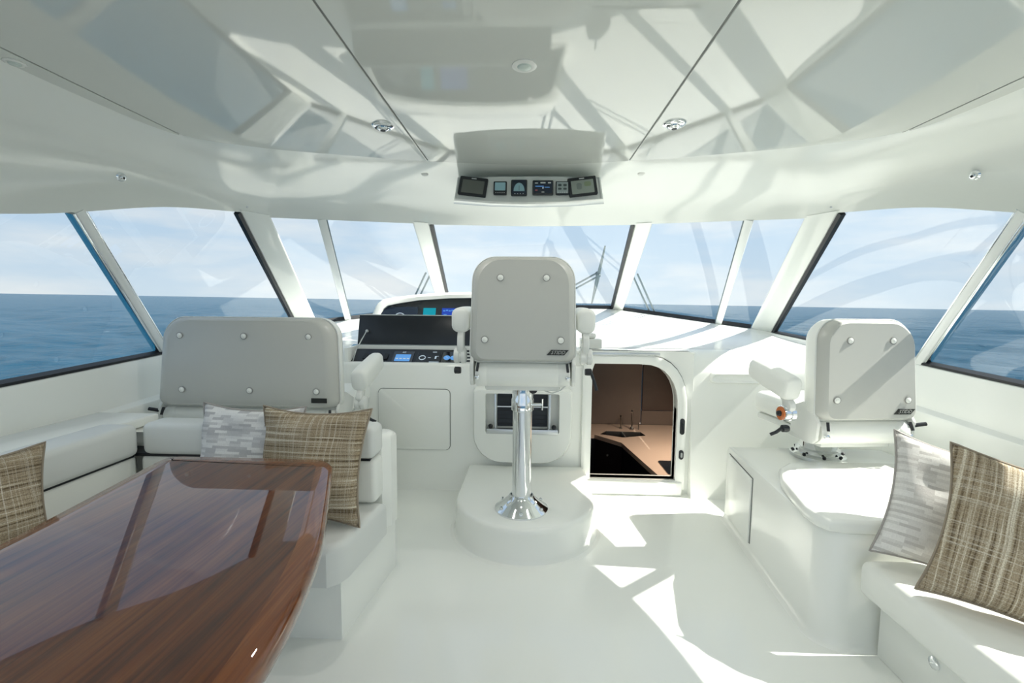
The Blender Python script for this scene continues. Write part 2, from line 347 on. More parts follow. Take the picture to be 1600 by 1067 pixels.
for i in range(len(rr_) - 1):
    for k in range(NS): ff.append((i * NS + k, i * NS + (k + 1) % NS, (i + 1) * NS + (k + 1) % NS, (i + 1) * NS + k))
me = bpy.data.meshes.new('sea'); me.from_pydata(vv, [], ff); me.materials.append(sea_m); me.polygons.foreach_set('use_smooth', [True] * len(ff))
sea = bpy.data.objects.new('sea', me); COL.objects.link(sea); sea.location = (0, 0, -5.5); sea.rotation_euler = (R(0.25), R(0.44), 0)
setp(sea, 'open blue sea with small waves out to the horizon', 'sea', kind='stuff')

# ------------------------------------------------------------------ floor
flo = box('floor', (-2.35, -1.6, -0.06), (2.35, 3.07, 0.0), gel_f, None, 0, 1); flo['kind'] = 'structure'

# unseen outer decks, added to bounce sunlight into the cabin
for nm, outl, zd in (('floor_bounce_foredeck', [(-2.7, 5.06), (2.7, 5.06), (2.2, 8.0), (1.0, 10.5), (-1.0, 10.5), (-2.2, 8.0)], .62), ('floor_bounce_aftdeck', [(-2.35, -4.6), (2.35, -4.6), (2.35, -1.6), (-2.35, -1.6)], 0.0),
                     ('floor_bounce_sidedeck_right', [(2.36, -1.6), (2.95, -1.6), (2.85, 4.6), (2.36, 4.6)], .25), ('floor_bounce_sidedeck_left', [(-2.95, -1.6), (-2.36, -1.6), (-2.36, 4.6), (-2.85, 4.6)], .25)):
    o = slab(nm, outl, zd - .06, zd, nonskid); o['kind'] = 'structure'
# ------------------------------------------------------------------ ceiling: one fixed rim and three liftable panels with open seams between
ceil = struct('ceiling')
def cy_edge(x):
    """fore edge of the ceiling at half-breadth x"""
    best = None
    for a in trange(0, 6.2, 0.02):
        p = ev(C0_, a)
        if best is None or abs(p.x - abs(x)) < best[0]: best = (abs(p.x - abs(x)), p.y)
    return best[1]
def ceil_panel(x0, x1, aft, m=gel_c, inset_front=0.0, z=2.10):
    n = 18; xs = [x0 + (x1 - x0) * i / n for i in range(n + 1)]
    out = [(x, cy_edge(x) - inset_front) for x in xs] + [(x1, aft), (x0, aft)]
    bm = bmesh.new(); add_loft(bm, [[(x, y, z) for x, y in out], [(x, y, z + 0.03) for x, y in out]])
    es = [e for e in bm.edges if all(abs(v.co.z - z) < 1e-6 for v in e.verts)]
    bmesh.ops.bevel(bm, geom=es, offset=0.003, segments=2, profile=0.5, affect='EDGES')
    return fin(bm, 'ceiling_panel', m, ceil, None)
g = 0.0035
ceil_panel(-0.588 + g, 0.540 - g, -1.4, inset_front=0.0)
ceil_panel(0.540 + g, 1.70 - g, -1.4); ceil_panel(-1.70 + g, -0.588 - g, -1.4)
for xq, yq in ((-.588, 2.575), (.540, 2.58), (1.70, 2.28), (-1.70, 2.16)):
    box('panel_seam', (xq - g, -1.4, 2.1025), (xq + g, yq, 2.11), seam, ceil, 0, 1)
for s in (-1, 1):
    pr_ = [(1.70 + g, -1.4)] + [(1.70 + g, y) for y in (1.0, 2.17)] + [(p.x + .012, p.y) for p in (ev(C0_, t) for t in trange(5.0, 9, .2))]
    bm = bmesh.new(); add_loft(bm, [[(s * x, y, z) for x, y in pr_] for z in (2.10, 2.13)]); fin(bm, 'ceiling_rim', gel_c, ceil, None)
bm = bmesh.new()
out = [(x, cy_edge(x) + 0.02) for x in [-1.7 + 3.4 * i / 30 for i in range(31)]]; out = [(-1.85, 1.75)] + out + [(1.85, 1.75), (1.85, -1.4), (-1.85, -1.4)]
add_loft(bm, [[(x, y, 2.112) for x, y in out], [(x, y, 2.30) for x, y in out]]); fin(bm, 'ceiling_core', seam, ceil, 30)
# roof skin above, so that no sky shows through
box('roof_deck', (-2.2, -1.5, 2.32), (2.2, 2.4, 2.36), gel, ceil, 0, 1)

# ------------------------------------------------------------------ overhead cove from ceiling to window heads
def row(C, ts): return [ev(C, t) for t in ts]
ts = trange(-9, 9, 0.125)
rings = []
A, B, Cc = row(C0_, ts), row(C1_, ts), row(T_, ts)
for u in (0, .1, .3, .5, .7, .88, 1):
    rings.append([a.lerp(b, u) + Vector((0, 0, 0.016 * (1 - (2 * u - 1) ** 2))) for a, b in zip(A, B)])
for u in (.12, .3, .5, .7, .88, 1):
    rings.append([b.lerp(c, u) + Vector((0.022 * (1 if c.x > 0 else -1) * min(1, abs(c.x) / 1.8) ** 2 * math.sin(math.pi * u), 0, 0.018 * math.sin(math.pi * u))) for b, c in zip(B, Cc)])
bm = bmesh.new(); add_loft(bm, rings, False, False)
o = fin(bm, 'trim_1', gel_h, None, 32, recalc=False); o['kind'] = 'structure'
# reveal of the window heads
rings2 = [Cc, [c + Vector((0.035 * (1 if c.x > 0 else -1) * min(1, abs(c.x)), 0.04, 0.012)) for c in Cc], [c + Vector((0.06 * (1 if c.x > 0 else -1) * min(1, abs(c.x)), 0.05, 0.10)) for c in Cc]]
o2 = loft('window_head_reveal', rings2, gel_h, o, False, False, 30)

# ------------------------------------------------------------------ pillars
def outn(t):
    a, b = ev(S_, t - .05 if t > 0 else t + .05), ev(S_, t); 
    s = ev(S_, min(t + 0.1, 9)) - ev(S_, max(t - 0.1, -9)); u = ev(T_, t) - ev(S_, t)
    n = s.cross(u).normalized()
    if n.y * 0.5 + n.x * (1 if t > 0 else -1) < 0: n = -n
    return n
def strip(ta, tb, C_a, C_b, nu=2, step=0.125, push=0.0):
    tt = trange(ta, tb, step)
    return [[ev(C_a, t).lerp(ev(C_b, t), k / nu) + outn((ta + tb) / 2) * push for t in tt] for k in range(nu + 1)]
kk = 2
for (ta, tb) in ((1, 2), (3, 4), (8, 9), (-2, -1), (-4, -3), (-9, -8)):
    bm = bmesh.new(); n = outn((ta + tb) / 2)
    p = [ev(T_, ta), ev(T_, tb), ev(S_, tb), ev(S_, ta)]
    up = (p[0] - p[3]).normalized() * 0.02
    p = [p[0] + up, p[1] + up, p[2] - up * 3, p[3] - up * 3]
    q = [v + n * 0.06 for v in p]
    add_loft(bm, [p, q])
    es = [e for e in bm.edges if len([v for v in e.verts]) == 2 and abs((e.verts[0].co - e.verts[1].co).length) > 0.3 and min((e.verts[0].co - v).length for v in p) < 1e-4 and abs((e.verts[0].co - e.verts[1].co).normalized().dot(up.normalized())) > .8]
    bmesh.ops.bevel(bm, geom=es, offset=0.014, segments=3, profile=0.5, affect='EDGES')
    o = fin(bm, 'trim_%d' % kk, gel_h, None, 35); o['kind'] = 'structure'; kk += 1

# ------------------------------------------------------------------ windows
def window(n, ta, tb, mull=None, gask=(), mw=0.035, mmat=None, step=0.125):
    root = struct('window_%d' % n)
    cuts = [ta] + ([mull] if mull else []) + [tb]
    def edge(a):      # a station or a pair (head station, sill station)
        return a if isinstance(a, tuple) else (a, a)
    for a, b in zip(cuts, cuts[1:]):
        (a1, a0), (b1, b0) = edge(a), edge(b); m = 24
        top = [ev(T_, a1 + (b1 - a1) * k / m) for k in range(m + 1)]; bot = [ev(S_, a0 + (b0 - a0) * k / m) for k in range(m + 1)]
        nn = outn((a1 + b1) / 2) * 0.02
        loft('pane', [[p + nn for p in top], [p.lerp(q, .5) + nn for p, q in zip(top, bot)], [p + nn for p in bot]], glass, root, False, False, 80)
    if mull:
        (m1, m0) = edge(mull); p, q = ev(T_, m1), ev(S_, m0); nn = outn(m1); d = (p - q).normalized(); w = d.cross(nn).normalized()
        p = p + d * 0.004; q = q - d * 0.02
        def bar(nm, c, hw, d0, d1, mt):
            bm = bmesh.new(); ring = lambda x: [x + w * (c - hw) + nn * d0, x + w * (c + hw) + nn * d0, x + w * (c + hw) + nn * d1, x + w * (c - hw) + nn * d1]
            add_loft(bm, [ring(q), ring(p)]); bmesh.ops.bevel(bm, geom=list(bm.edges), offset=0.004, segments=2, profile=.5, affect='EDGES'); return fin(bm, nm, mt, root)
        bar('mullion', 0, mw, -0.005, 0.05, mmat)
        sgn = 1 if ta > 0 else -1
        for c_, h_, mt_ in (gask and [x for x in gask if isinstance(x, tuple)] or []): bar('mullion_seal', c_ * sgn, h_, 0.0, 0.046, mt_)
    nn = outn((ta + tb) / 2)
    for gk in gask:
        if gk == 'sill':
            bm = bmesh.new(); pts = [ev(S_, t) for t in trange(ta, tb, .125)]
            upv = [(ev(T_, t) - ev(S_, t)).normalized() for t in trange(ta, tb, .125)]
            add_loft(bm, [[p + nn * -0.004 + u * -0.004, p + nn * 0.03 + u * -0.004, p + nn * 0.03 + u * 0.02, p + nn * -0.004 + u * 0.014] for p, u in zip(pts, upv)]); fin(bm, 'sill_seal', black, root)
        elif gk in ('a', 'b'):
            t = ta if gk == 'a' else tb; p, q = ev(S_, t), ev(T_, t); d = (q - p).normalized(); w = d.cross(nn).normalized()
            mid = ev(S_, (ta + tb) / 2); 
            if w.dot(mid - p) < 0: w = -w
            bm = bmesh.new(); add_loft(bm, [[x - nn * 0.006, x + w * 0.022 + nn * 0.0, x + w * 0.022 + nn * 0.03, x + nn * 0.03] for x in (p, q)]); fin(bm, 'edge_seal', black, root)
        elif gk == 'head':
            bm = bmesh.new(); pts = [ev(T_, t) for t in trange(ta, tb, .125)]
            add_loft(bm, [[p + nn * 0.0, p + nn * 0.025, p + nn * 0.025 - Vector((0, 0, .006)), p + nn * 0.0 - Vector((0, 0, .006))] for p in pts]); fin(bm, 'head_seal', black, root)
    return root
window(1, -1, 1, None, ('a', 'b', 'sill'))
dkseal = mat('grey_seal', (0.10, 0.14, 0.16), 0.4)
window(2, 2, 3, (2.667, 2.78), ('sill', (0.030, 0.006, dkseal)), 0.028, mullw)
window(3, -3, -2, (-2.667, -2.78), ('sill', (0.030, 0.006, dkseal)), 0.028, mullw)
window(4, 4, 8, (5.70, 5.36), ('a', 'sill', (0.0, 0.003, dkseal), (-0.026, 0.007, chrome), (0.026, 0.007, chrome)), 0.020, mullw)
window(5, -8, -4, (-5.70, -5.36), ('b', 'sill', (0.0, 0.003, dkseal), (-0.026, 0.007, chrome), (0.026, 0.007, chrome)), 0.020, mullw)

# ------------------------------------------------------------------ side walls under the windows
for s, nm in ((-1, 'wall_left'), (1, 'wall_right')):
    tt = trange(3.6, 9, 0.15) ; rows = []
    P = [ev(S_, t) for t in tt]
    def r_(dx, zf):
        return [Vector((s * (p.x + dx), p.y, zf(p.z))) for p in P]
    rows.append(r_(0.05, lambda z: z - 0.012)); rows.append(r_(0.0, lambda z: z)); rows.append(r_(-0.012, lambda z: z - 0.004)); rows.append(r_(-0.02, lambda z: z - 0.02))
    rows.append(r_(-0.03, lambda z: z - 0.21)); rows.append(r_(-0.036, lambda z: z - 0.225)); rows.append(r_(-0.075, lambda z: z - 0.24)); rows.append(r_(-0.08, lambda z: z - 0.25))
    rows.append(r_(-0.09, lambda z: 0.4)); rows.append(r_(-0.09, lambda z: 0.0))
    bm = bmesh.new(); add_loft(bm, rows, False, False); o = fin(bm, nm, gel, None, 40, recalc=False); o['kind'] = 'structure'

# ------------------------------------------------------------------ dash and forward bulkhead
DASH_Z = 0.99
def dpt(t):
    s = 1 if t >= 0 else -1; a = abs(t)
    X = [0, .85, .98, 1.95, 2.2]; i = min(int(a), 3); u = a - i
    return Vector((s * (X[i] + (X[i+1] - X[i]) * u), 3.25, DASH_Z + 0.003))
tt = trange(-4, 4, 0.125); rows = []
for k in range(9):
    u = k / 8; w = 1 - (1 - u) ** 1.7
    rows.append([Vector((a.x + (b.x - a.x) * u, a.y + (b.y - a.y) * u, a.z - 0.015 * min(1, u * 20) + (b.z - a.z + 0.015) * w)) for a, b in ((ev(S_, t), dpt(t)) for t in tt)])
rows.insert(0, [ev(S_, t) + outn(t if abs(t) > .2 else .2) * 0.06 for t in tt]) if False else None
bm = bmesh.new(); add_loft(bm, rows, False, False); o = fin(bm, 'wall_front', gel, None, 50, recalc=False); o['kind'] = 'structure'
front = o
FY = 3.05
def fairing(x0, x1):
    prof = [(3.34, .985), (3.27, .9925), (3.24, .9915), (3.20, .985), (3.15, .965), (3.105, .93), (3.078, .885), (3.064, .83), (3.056, .76), (FY - .02, .4), (FY - .055, .10), (FY - .07, .02), (FY - .075, 0)]
    n = 10; bm = bmesh.new(); add_loft(bm, [[(x0 + (x1 - x0) * k / n, y, z) for k in range(n + 1)] for y, z in prof], False, False)
    for xe in (x0, x1): bm.faces.new([bm.verts.new((xe, y, z)) for y, z in [(3.12, .93)] + [q for q in prof if q[0] < 3.11] + [(3.12, 0)]])
    return fin(bm, 'console_fairing', gel, front, 50)
fairing(1.10, 2.22); fairing(-2.22, -1.30)
# moulded hand hold in the starboard fairing
cap = rrect(0.36, 0.075, 0.037, 8, 1.40, 0.815)
bm = bmesh.new(); cen = Vector((1.40, 0, 0.815)); rr = []
for sc_, y in ((1.06, 3.075), (1.0, 3.052), (0.92, 3.040), (0.78, 3.036), (0.62, 3.040), (0.5, 3.047), (0.3, 3.049)):
    rr.append([(cen.x + (x - cen.x) * (1 - (1 - sc_) * 0.3), y, cen.z + (z - cen.z) * sc_) for x, z in cap])
add_loft(bm, rr, True, True); fin(bm, 'hand_hold', gel, front, 40)
# flat bulkhead with the companionway opening
def door_outline(grow=0.0):
    pts = [(.425 - grow, .105 - grow), (1.005 + grow, .105 - grow), (1.005 + grow, .60)]
    cx, cz = .735, .60
    for k in range(1, 9):
        a = R(90 * k / 8) ; pts.append((cx + (.27 + grow) * math.cos(a) ** .75, cz + (.305 + grow) * math.sin(a) ** .9))
    pts += [(.60, .905 + grow), (.44 - grow, .905 + grow), (.425 - grow, .86)]
    return pts
holed('bulkhead', [(.36, 0), (1.11, 0), (1.11, DASH_Z - .03), (1.08, DASH_Z), (.36, DASH_Z)], door_outline(), FY, FY + .05, gel, front)
box('bulkhead_ledge', (.30, FY, DASH_Z - .02), (1.12, 3.27, DASH_Z), gel, front, 0.012, 3)

d1 = struct('door_1', 'white companionway door frame with sliding track')
bm = bmesh.new()
oo, ii = door_outline(.062), door_outline(.0)
fr = [[(x, FY - .028, z) for x, z in ii], [(x, FY - .034, z) for x, z in door_outline(.012)], [(x, FY - .034, z) for x, z in door_outline(.05)], [(x, FY - .028, z) for x, z in oo], [(x, FY + .01, z) for x, z in oo]]
fr2 = [[(x, FY + .07, z) for x, z in ii]] + fr
add_loft(bm, fr2, True, False); fin(bm, 'door_frame', gel, d1, 40)
bm = bmesh.new(); add_tube(bm, [(x, FY - .002, z) for x, z in door_outline(.067)[2:12]], .004, 6); fin(bm, 'frame_seam', seam, d1)
box('sliding_track', (.36, FY - .045, .965), (.87, FY - .03, .982), steel, d1, .003, 2)
box('threshold', (.40, FY - .045, .0), (1.05, FY + .05, .10), gel, d1, .012, 3)
for zc, h in ((.485, .11), (.29, .065)):
    c = plate('door_latch', rrect(.030, h, .0145, 6, 1.036, zc), FY - .042, FY - .032, black, d1, .002)
    plate('latch_pull', rrect(.012, h * .5, .005, 4, 1.036, zc), FY - .048, FY - .041, blackp if h > .1 else steel, c)

# ------------------------------------------------------------------ galley below, seen through the companionway
gx0, gx1, gy0, gy1, gz0, gz1 = .18, 1.98, 3.16, 4.86, -1.1, .915
gw = struct('wall_galley', 'dark brown veneered walls of the galley below')
box('wall_panel', (gx0, gy1, gz0), (1.22, gy1 + .04, gz1), mdbrown, gw, .004, 1); box('wall_panel', (1.226, gy1 - .012, .16), (gx1, gy1 + .03, gz1), dkbrown, gw, .004, 1)
box('wall_panel', (1.226, gy1, gz0), (gx1, gy1 + .04, .155), mdbrown, gw, .004, 1)
box('wall_panel', (gx1, gy0, gz0), (gx1 + .04, gy1, gz1), dkbrown, gw, .004, 1); box('wall_panel', (gx0 - .04, gy0, gz0), (gx0, gy1, gz1), dkbrown, gw, .004, 1)
box('galley_ceiling', (gx0, gy0, gz1), (gx1, gy1, gz1 + .02), dkbrown, gw, 0, 1); box('galley_sole', (gx0, gy0 - .05, gz0 - .04), (gx1, gy1, gz0), dkbrown, gw, 0, 1)
box('step_face', (gx0, gy0 - .03, gz0), (gx1, gy0, .0), dkbrown, gw, 0, 1)
ct = thing('galley_counter', 'beige galley countertop with an inset sink seen through the doorway', 'countertop', (1.0, 4.3, -.04))
outl = [(gx0 + .01, gy1 - .01), (gx0 + .01, 4.50), (.66, 4.44), (.88, 4.19), (1.0, 3.36), (1.03, 3.2), (gx1 - .01, 3.2), (gx1 - .01, gy1 - .01)]
sk = [(.72, 4.46), (.93, 4.36), (1.17, 4.44), (1.15, 4.56), (.80, 4.58)]
bm = bmesh.new(); loops = []
for L in (outl, sk):
    vs = [bm.verts.new((x - 1.0, y - 4.3, .04)) for x, y in L]; loops += [bm.edges.new((vs[i], vs[(i + 1) % len(vs)])) for i in range(len(vs))]
bmesh.ops.triangle_fill(bm, use_beauty=True, edges=loops); r = bmesh.ops.extrude_face_region(bm, geom=list(bm.faces))
for v in r['geom']:
    if isinstance(v, bmesh.types.BMVert): v.co.z = 0
fin(bm, 'worktop', stone, ct, 30)
bm = bmesh.new(); cx_, cy_ = .96, 4.48
add_loft(bm, [[(x - 1, y - 4.3, .0399) for x, y in sk], [(cx_ + (x - cx_) * .95 - 1, cy_ + (y - cy_) * .95 - 4.3, -.13) for x, y in sk], [(cx_ + (x - cx_) * .1 - 1, cy_ + (y - cy_) * .1 - 4.3, -.135) for x, y in sk]], True, False)
fin(bm, 'sink_basin', sinkm, ct, 30)
box('sink_divider', (.955 - 1, 4.37 - 4.3, -.06), (.968 - 1, 4.57 - 4.3, .036), steel, ct, .003, 2)
fc = thing('galley_faucet', 'slim steel kitchen faucet behind the galley sink', 'faucet', (1.08, 4.66, 0))
lathe('faucet_base', [(.022, 0), (.022, .012), (.014, .02), (.011, .03)], sinkm, fc); tube('spout', [(0, 0, .02), (0, 0, .17), (0, -.01, .195), (-.01, -.03, .205), (-.02, -.08, .20)], .009, sinkm, fc, 10)
tube('handle', [(.07, 0, 0), (.07, 0, .06), (.075, -.03, .075)], .007, sinkm, fc, 8)
dp = thing('soap_dispenser', 'small curved steel soap pump left of the galley faucet', 'dispenser', (.97, 4.68, 0)); tube('pump_neck', [(0, 0, 0), (0, 0, .12), (-.005, -.01, .14), (-.015, -.04, .13)], .008, sinkm, dp, 8); lathe('pump_base', [(.016, 0), (.016, .01), (.009, .014)], sinkm, dp)
cb = thing('galley_cabinet', 'black lower cabinet under the galley counter', 'cabinet', (1.2, 4.2, gz0))
ins = [(gx0 + .02, gy1 - .02), (gx0 + .02, 4.53), (.68, 4.47), (.905, 4.21), (1.03, 3.36), (1.05, 3.24), (gx1 - .02, 3.24), (gx1 - .02, gy1 - .02)]
bm = bmesh.new(); add_loft(bm, [[(x - 1.2, y - 4.2, 0) for x, y in ins], [(x - 1.2, y - 4.2, -gz0 - .20) for x, y in ins]], True, True); fin(bm, 'carcass', blackp, cb, 30)
bm = bmesh.new(); add_loft(bm, [[(x - 1.2, y - 4.2, -gz0 - .20) for x, y in ins], [(x - 1.2, y - 4.2, -gz0 - .04) for x, y in ins]], True, False); fin(bm, 'upper_band', blackp, cb, 30)
def face_panel(a, b, nm):
    a, b = Vector((a[0], a[1])), Vector((b[0], b[1])); d = (b - a).normalized(); nrm = Vector((d.y, -d.x)) 
    if nrm.y > 0: nrm = -nrm
    bm = bmesh.new(); a2, b2 = a + d * .012, b - d * .012; pts = [a2, b2, b2 + nrm * .015, a2 + nrm * .015]
    add_loft(bm, [[(p.x - 1.2, p.y - 4.2, .1) for p in pts], [(p.x - 1.2, p.y - 4.2, -gz0 - .06) for p in pts]]); o = fin(bm, nm, blackp, cb, 30); mid = (a + b) / 2 + nrm * .015
    lathe('knob', [(.010, 0), (.014, .012), (.006, .02)], sinkm, o, (mid.x - 1.2, mid.y - 4.2, -gz0 - .17), Vector((nrm.x, nrm.y, 0)), 12); return o
face_panel(ins[1], ins[2], 'cabinet_door'); face_panel(ins[2], ins[3], 'cabinet_door'); face_panel(ins[3], ins[4], 'cabinet_door')
ck = thing('galley_cooktop', 'black glass cooktop set in the near end of the galley counter', 'cooktop', (1.25, 3.55, 0)); slab('glass_top', rrect(.34, .30, .02, 4), .0005, .008, blackg, ck, .002)
slab('burner_ring', circ(.07, 24), .008, .0085, grille, ck)
gl_ = thing('galley_downlight', 'small warm downlight in the galley ceiling', 'lamp', (1.45, 3.62, gz1)); lathe('bezel', [(.05, 0), (.05, -.008), (.038, -.01)], steel, gl_); lathe('lamp_lens', [(.036, -.009), (.03, -.012)], warm_lens, gl_)
ld = bpy.data.lights.new('galley_lamp', 'SPOT'); lo = bpy.data.objects.new('galley_lamp', ld); COL.objects.link(lo); lo.location = (1.45, 3.62, gz1 - .03); ld.energy = 46; ld.color = (1, .84, .68); ld.spot_size = R(150); ld.spot_blend = .6; ld.shadow_soft_size = .04

# ------------------------------------------------------------------ helm console
hc = thing('helm_console', 'white helm console with open black instrument lid and wide dark screen bay', 'console', (-.45, 3.05, 0)); HL = Vector((-.45, 3.05, 0))
def hb(name, lo, hi, m, bev=.008, seg=2, parent=None, M=None): return box(name, Vector(lo) - HL, Vector(hi) - HL, m, parent or hc, bev, seg, M)
X0, X1 = -1.30, .40
bm = bmesh.new()     # body profile in YZ extruded along X
prof = [(FY - .035, 0), (FY - .03, .02), (FY - .01, .14), (FY, .30), (FY, .862), (FY + .006, .878), (FY + .02, .886), (FY + .05, .886), (FY + .05, .80), (3.30, .80), (3.30, .0)]
xs = [X0, X1 - .06, X1 - .03, X1 - .008, X1]
rings = []
for x in xs:
    dy = 0.0 if x < X1 - .05 else {X1 - .03: .006, X1 - .008: .03, X1: .07}[x]
    rings.append([(x - HL.x, (y + dy if y < 3.1 else y) - HL.y, z) for y, z in prof])
add_loft(bm, rings); fin(bm, 'body', gel, hc, 40)
# lower instrument panel in its tray
bm = bmesh.new(); pr = [(FY + .045, .872), (3.235, .962), (3.245, .94), (FY + .05, .84)]
add_loft(bm, [[(x - HL.x, y - HL.y, z) for y, z in pr] for x in (X0 + .03, .10)]); pan = fin(bm, 'instrument_panel', blackp, hc, 30)
ang = math.atan2(.962 - .872, 3.235 - FY - .045)
def on_panel(x, v):     # v 0..1 up the panel
    return Vector((x - HL.x, FY + .045 + (3.235 - FY - .045) * v - HL.y, .872 + .09 * v))
PM = lambda x, v: Matrix.Translation(on_panel(x, v)) @ Matrix.Rotation(ang, 4, 'X')
def pplate(name, x, v, w, h, m, th=.006, parent=None, r=.006): return slab(name, rrect(w, h, r, 3), 0, th, m, parent or pan, .001, 1, M=PM(x, v))
a_ = pplate('engine_display', -.905, .42, .150, .125, blackg, .008)
slab('display_screen', rrect(.11, .075, .004, 2), .0085, .009, scr_lblue, a_, M=PM(-.905, .36)); 
for k in range(4): slab('display_readout', rrect(.018, .012, .002, 2), .0092, .0096, scr_white, a_, M=PM(-.945 + .027 * k, .30))
text_mesh('display_title', 'AC', .02, scr_white, a_, PM(-.905, .72) @ Matrix.Translation((0, 0, .0095)))
b_ = pplate('switch_cluster', -.72, .42, .17, .125, blackp, .006)
bm = bmesh.new(); ringp = [Vector((.022 * math.cos(2*math.pi*k/24), .022 * math.sin(2*math.pi*k/24), .009)) for k in range(25)]; add_tube(bm, ringp, .003, 6); bmesh.ops.transform(bm, matrix=PM(-.765, .38), verts=bm.verts); fin(bm, 'key_ring', scr_white, b_)
for (x, v, w, h) in ((-.715, .40, .02, .003), (-.685, .78, .03, .005), (-.675, .12, .07, .006), (-.67, .42, .006, .03), (-.66, .5, .02, .004)): slab('switch_mark', rrect(w, h, h * .3, 2), .0062, .0075, scr_white, b_, M=PM(x, v))
c_ = pplate('twin_gauge_display', -.565, .42, .12, .125, blackg, .008)
for dx in (-.024, .024): slab('gauge_dial', circ(.024, 20), .0085, .0092, scr_lblue, c_, M=PM(-.565 + dx, .40)); slab('gauge_needle', rrect(.003, .03, .001, 2), .0093, .0097, scr_white, c_, M=PM(-.565 + dx, .42) @ Matrix.Rotation(.7, 4, 'Z'))
pplate('control_keypad', -.43, .42, .10, .125, alu, .008)
for k in range(3): pplate('key_button', -.43, .2 + .22 * k, .05, .02, blackp, .011)
for k in range(4): pplate('breaker_switch', -1.18 + .05 * k, .45, .03, .06, black, .010)
# left and right edges of the tray
hb('tray_rim', (X0, FY + .02, .80), (X0 + .03, 3.27, .985), gel, .006); hb('tray_back_rim', (X0 + .02, 3.236, .94), (.12, 3.262, .990), alu, .006)
hb('console_deck', (.10, FY + .03, .84), (X1, 3.40, DASH_Z + .004), gel, .018, 3)
# lid
lidM = Matrix.Translation(Vector((-.58, 3.268, .992)) - HL) @ Matrix.Rotation(R(-14), 4, 'X')
lid = box('instrument_lid', (-.70, -.004, 0), (.70, .018, .222), blackp, hc, .004, 2, lidM)
box('lid_rim', (-.706, .004, .205), (.706, .030, .230), alu, lid, .006, 2, lidM)
box('lid_outer_skin', (-.706, .0185, .0), (.706, .030, .21), gel, lid, .004, 2, lidM)
tube('gas_strut', [on_panel(-1.255, .1), on_panel(-1.24, .45) + Vector((0, -.02, .05)), lidM @ Vector((-.63, -.02, .10))], .004, steel, lid, 8)
lathe('strut_clip', [(.012, 0), (.012, .012), (.008, .016)], steel, lid, tuple(lidM @ Vector((-.63, -.006, .10))), '-Y', 12)
# screen hood
hy = 3.44
def hood_out(g=0.0, top=0.0):
    L = [(-1.33 + g, .97 + g)]
    arc = [(-1.245, 1.265), (-1.225, 1.30), (-1.19, 1.328), (-1.10, 1.347), (-.90, 1.372), (-.65, 1.390), (-.35, 1.397), (-.05, 1.39), (.10, 1.372), (.17, 1.345), (.20, 1.30)]
    return L + [(x + (g if x < -1.0 else (-g if x > .05 else 0)), z - g + top) for x, z in arc] + [(.27 - g, .97 + g)]
def tilt(z): return (z - .97) * .40
bm = bmesh.new()
rg = [[(x, hy + tilt(z) + .02, z) for x, z in hood_out(.052)], [(x, hy + tilt(z), z) for x, z in hood_out(.048)], [(x, hy + tilt(z) - .006, z) for x, z in hood_out(.02)], [(x, hy + tilt(z) + .012, z) for x, z in hood_out(.0)],
      [(x, hy + tilt(z) + .10, z) for x, z in hood_out(.0, .0)], [(-.53 + (x + .53) * .97, hy + .40 + tilt(z), .97 + (z - .97) * .80) for x, z in hood_out(0)], [(-.53 + (x + .53) * .9, hy + .85, .97 + (z - .97) * .4) for x, z in hood_out(0)]]
add_loft(bm, [[Vector(p) - HL for p in r] for r in rg], True, False); hood = fin(bm, 'screen_hood', gel, hc, 40)
bm = bmesh.new(); sg = [[(x, hy + tilt(z) + .016, z) for x, z in hood_out(.05)], [(x, hy + tilt(z) + .03, z) for x, z in hood_out(.05)]]
add_loft(bm, [[Vector(p) - HL for p in r] for r in sg]); scr = fin(bm, 'screen_bay', blackg, hc, 30)
def onscr(name, x0, x1, z0, z1, m, d=.002, parent=None):
    bm = bmesh.new(); q = [(x0, z0), (x1, z0), (x1, z1), (x0, z1)]
    add_loft(bm, [[Vector((x, hy + tilt(z) + .016 - dd, z)) - HL for x, z in q] for dd in (0, d)]); return fin(bm, name, m, parent or scr, 30)
w1 = onscr('chart_screen', -1.20, -.90, 1.03, 1.27, scr_dark); w2 = onscr('cyan_screen', -.855, -.755, 1.08, 1.262, scr_cyan); w3 = onscr('blue_screen', -.705, -.50, 1.06, 1.262, scr_blue)
for k in range(6): onscr('screen_text', -.695 + .022 * k, -.678 + .022 * k, 1.236 + .004 * (k % 2), 1.246 + .004 * (k % 2), scr_lblue, .003, w3)
onscr('screen_text', -.69, -.665, 1.195, 1.215, scr_lblue, .003, w3)
bm = bmesh.new(); add_tube(bm, [Vector((-1.04 + .045 * math.cos(a), hy + tilt(1.175 + .045 * math.sin(a)) + .012, 1.175 + .045 * math.sin(a))) - HL for a in [math.pi * 2 * k / 28 for k in range(29)]], .004, 6); fin(bm, 'compass_ring', scr_white, scr)
# locker door
ld_ = plate('locker_door', rrect(.50, .425, .03, 5, -.80 - HL.x, .492), -.012, 0.002, gel, hc, .004); plate('door_gap', rrect(.508, .433, .034, 5, -.80 - HL.x, .492), -.003, .002, seam, hc)
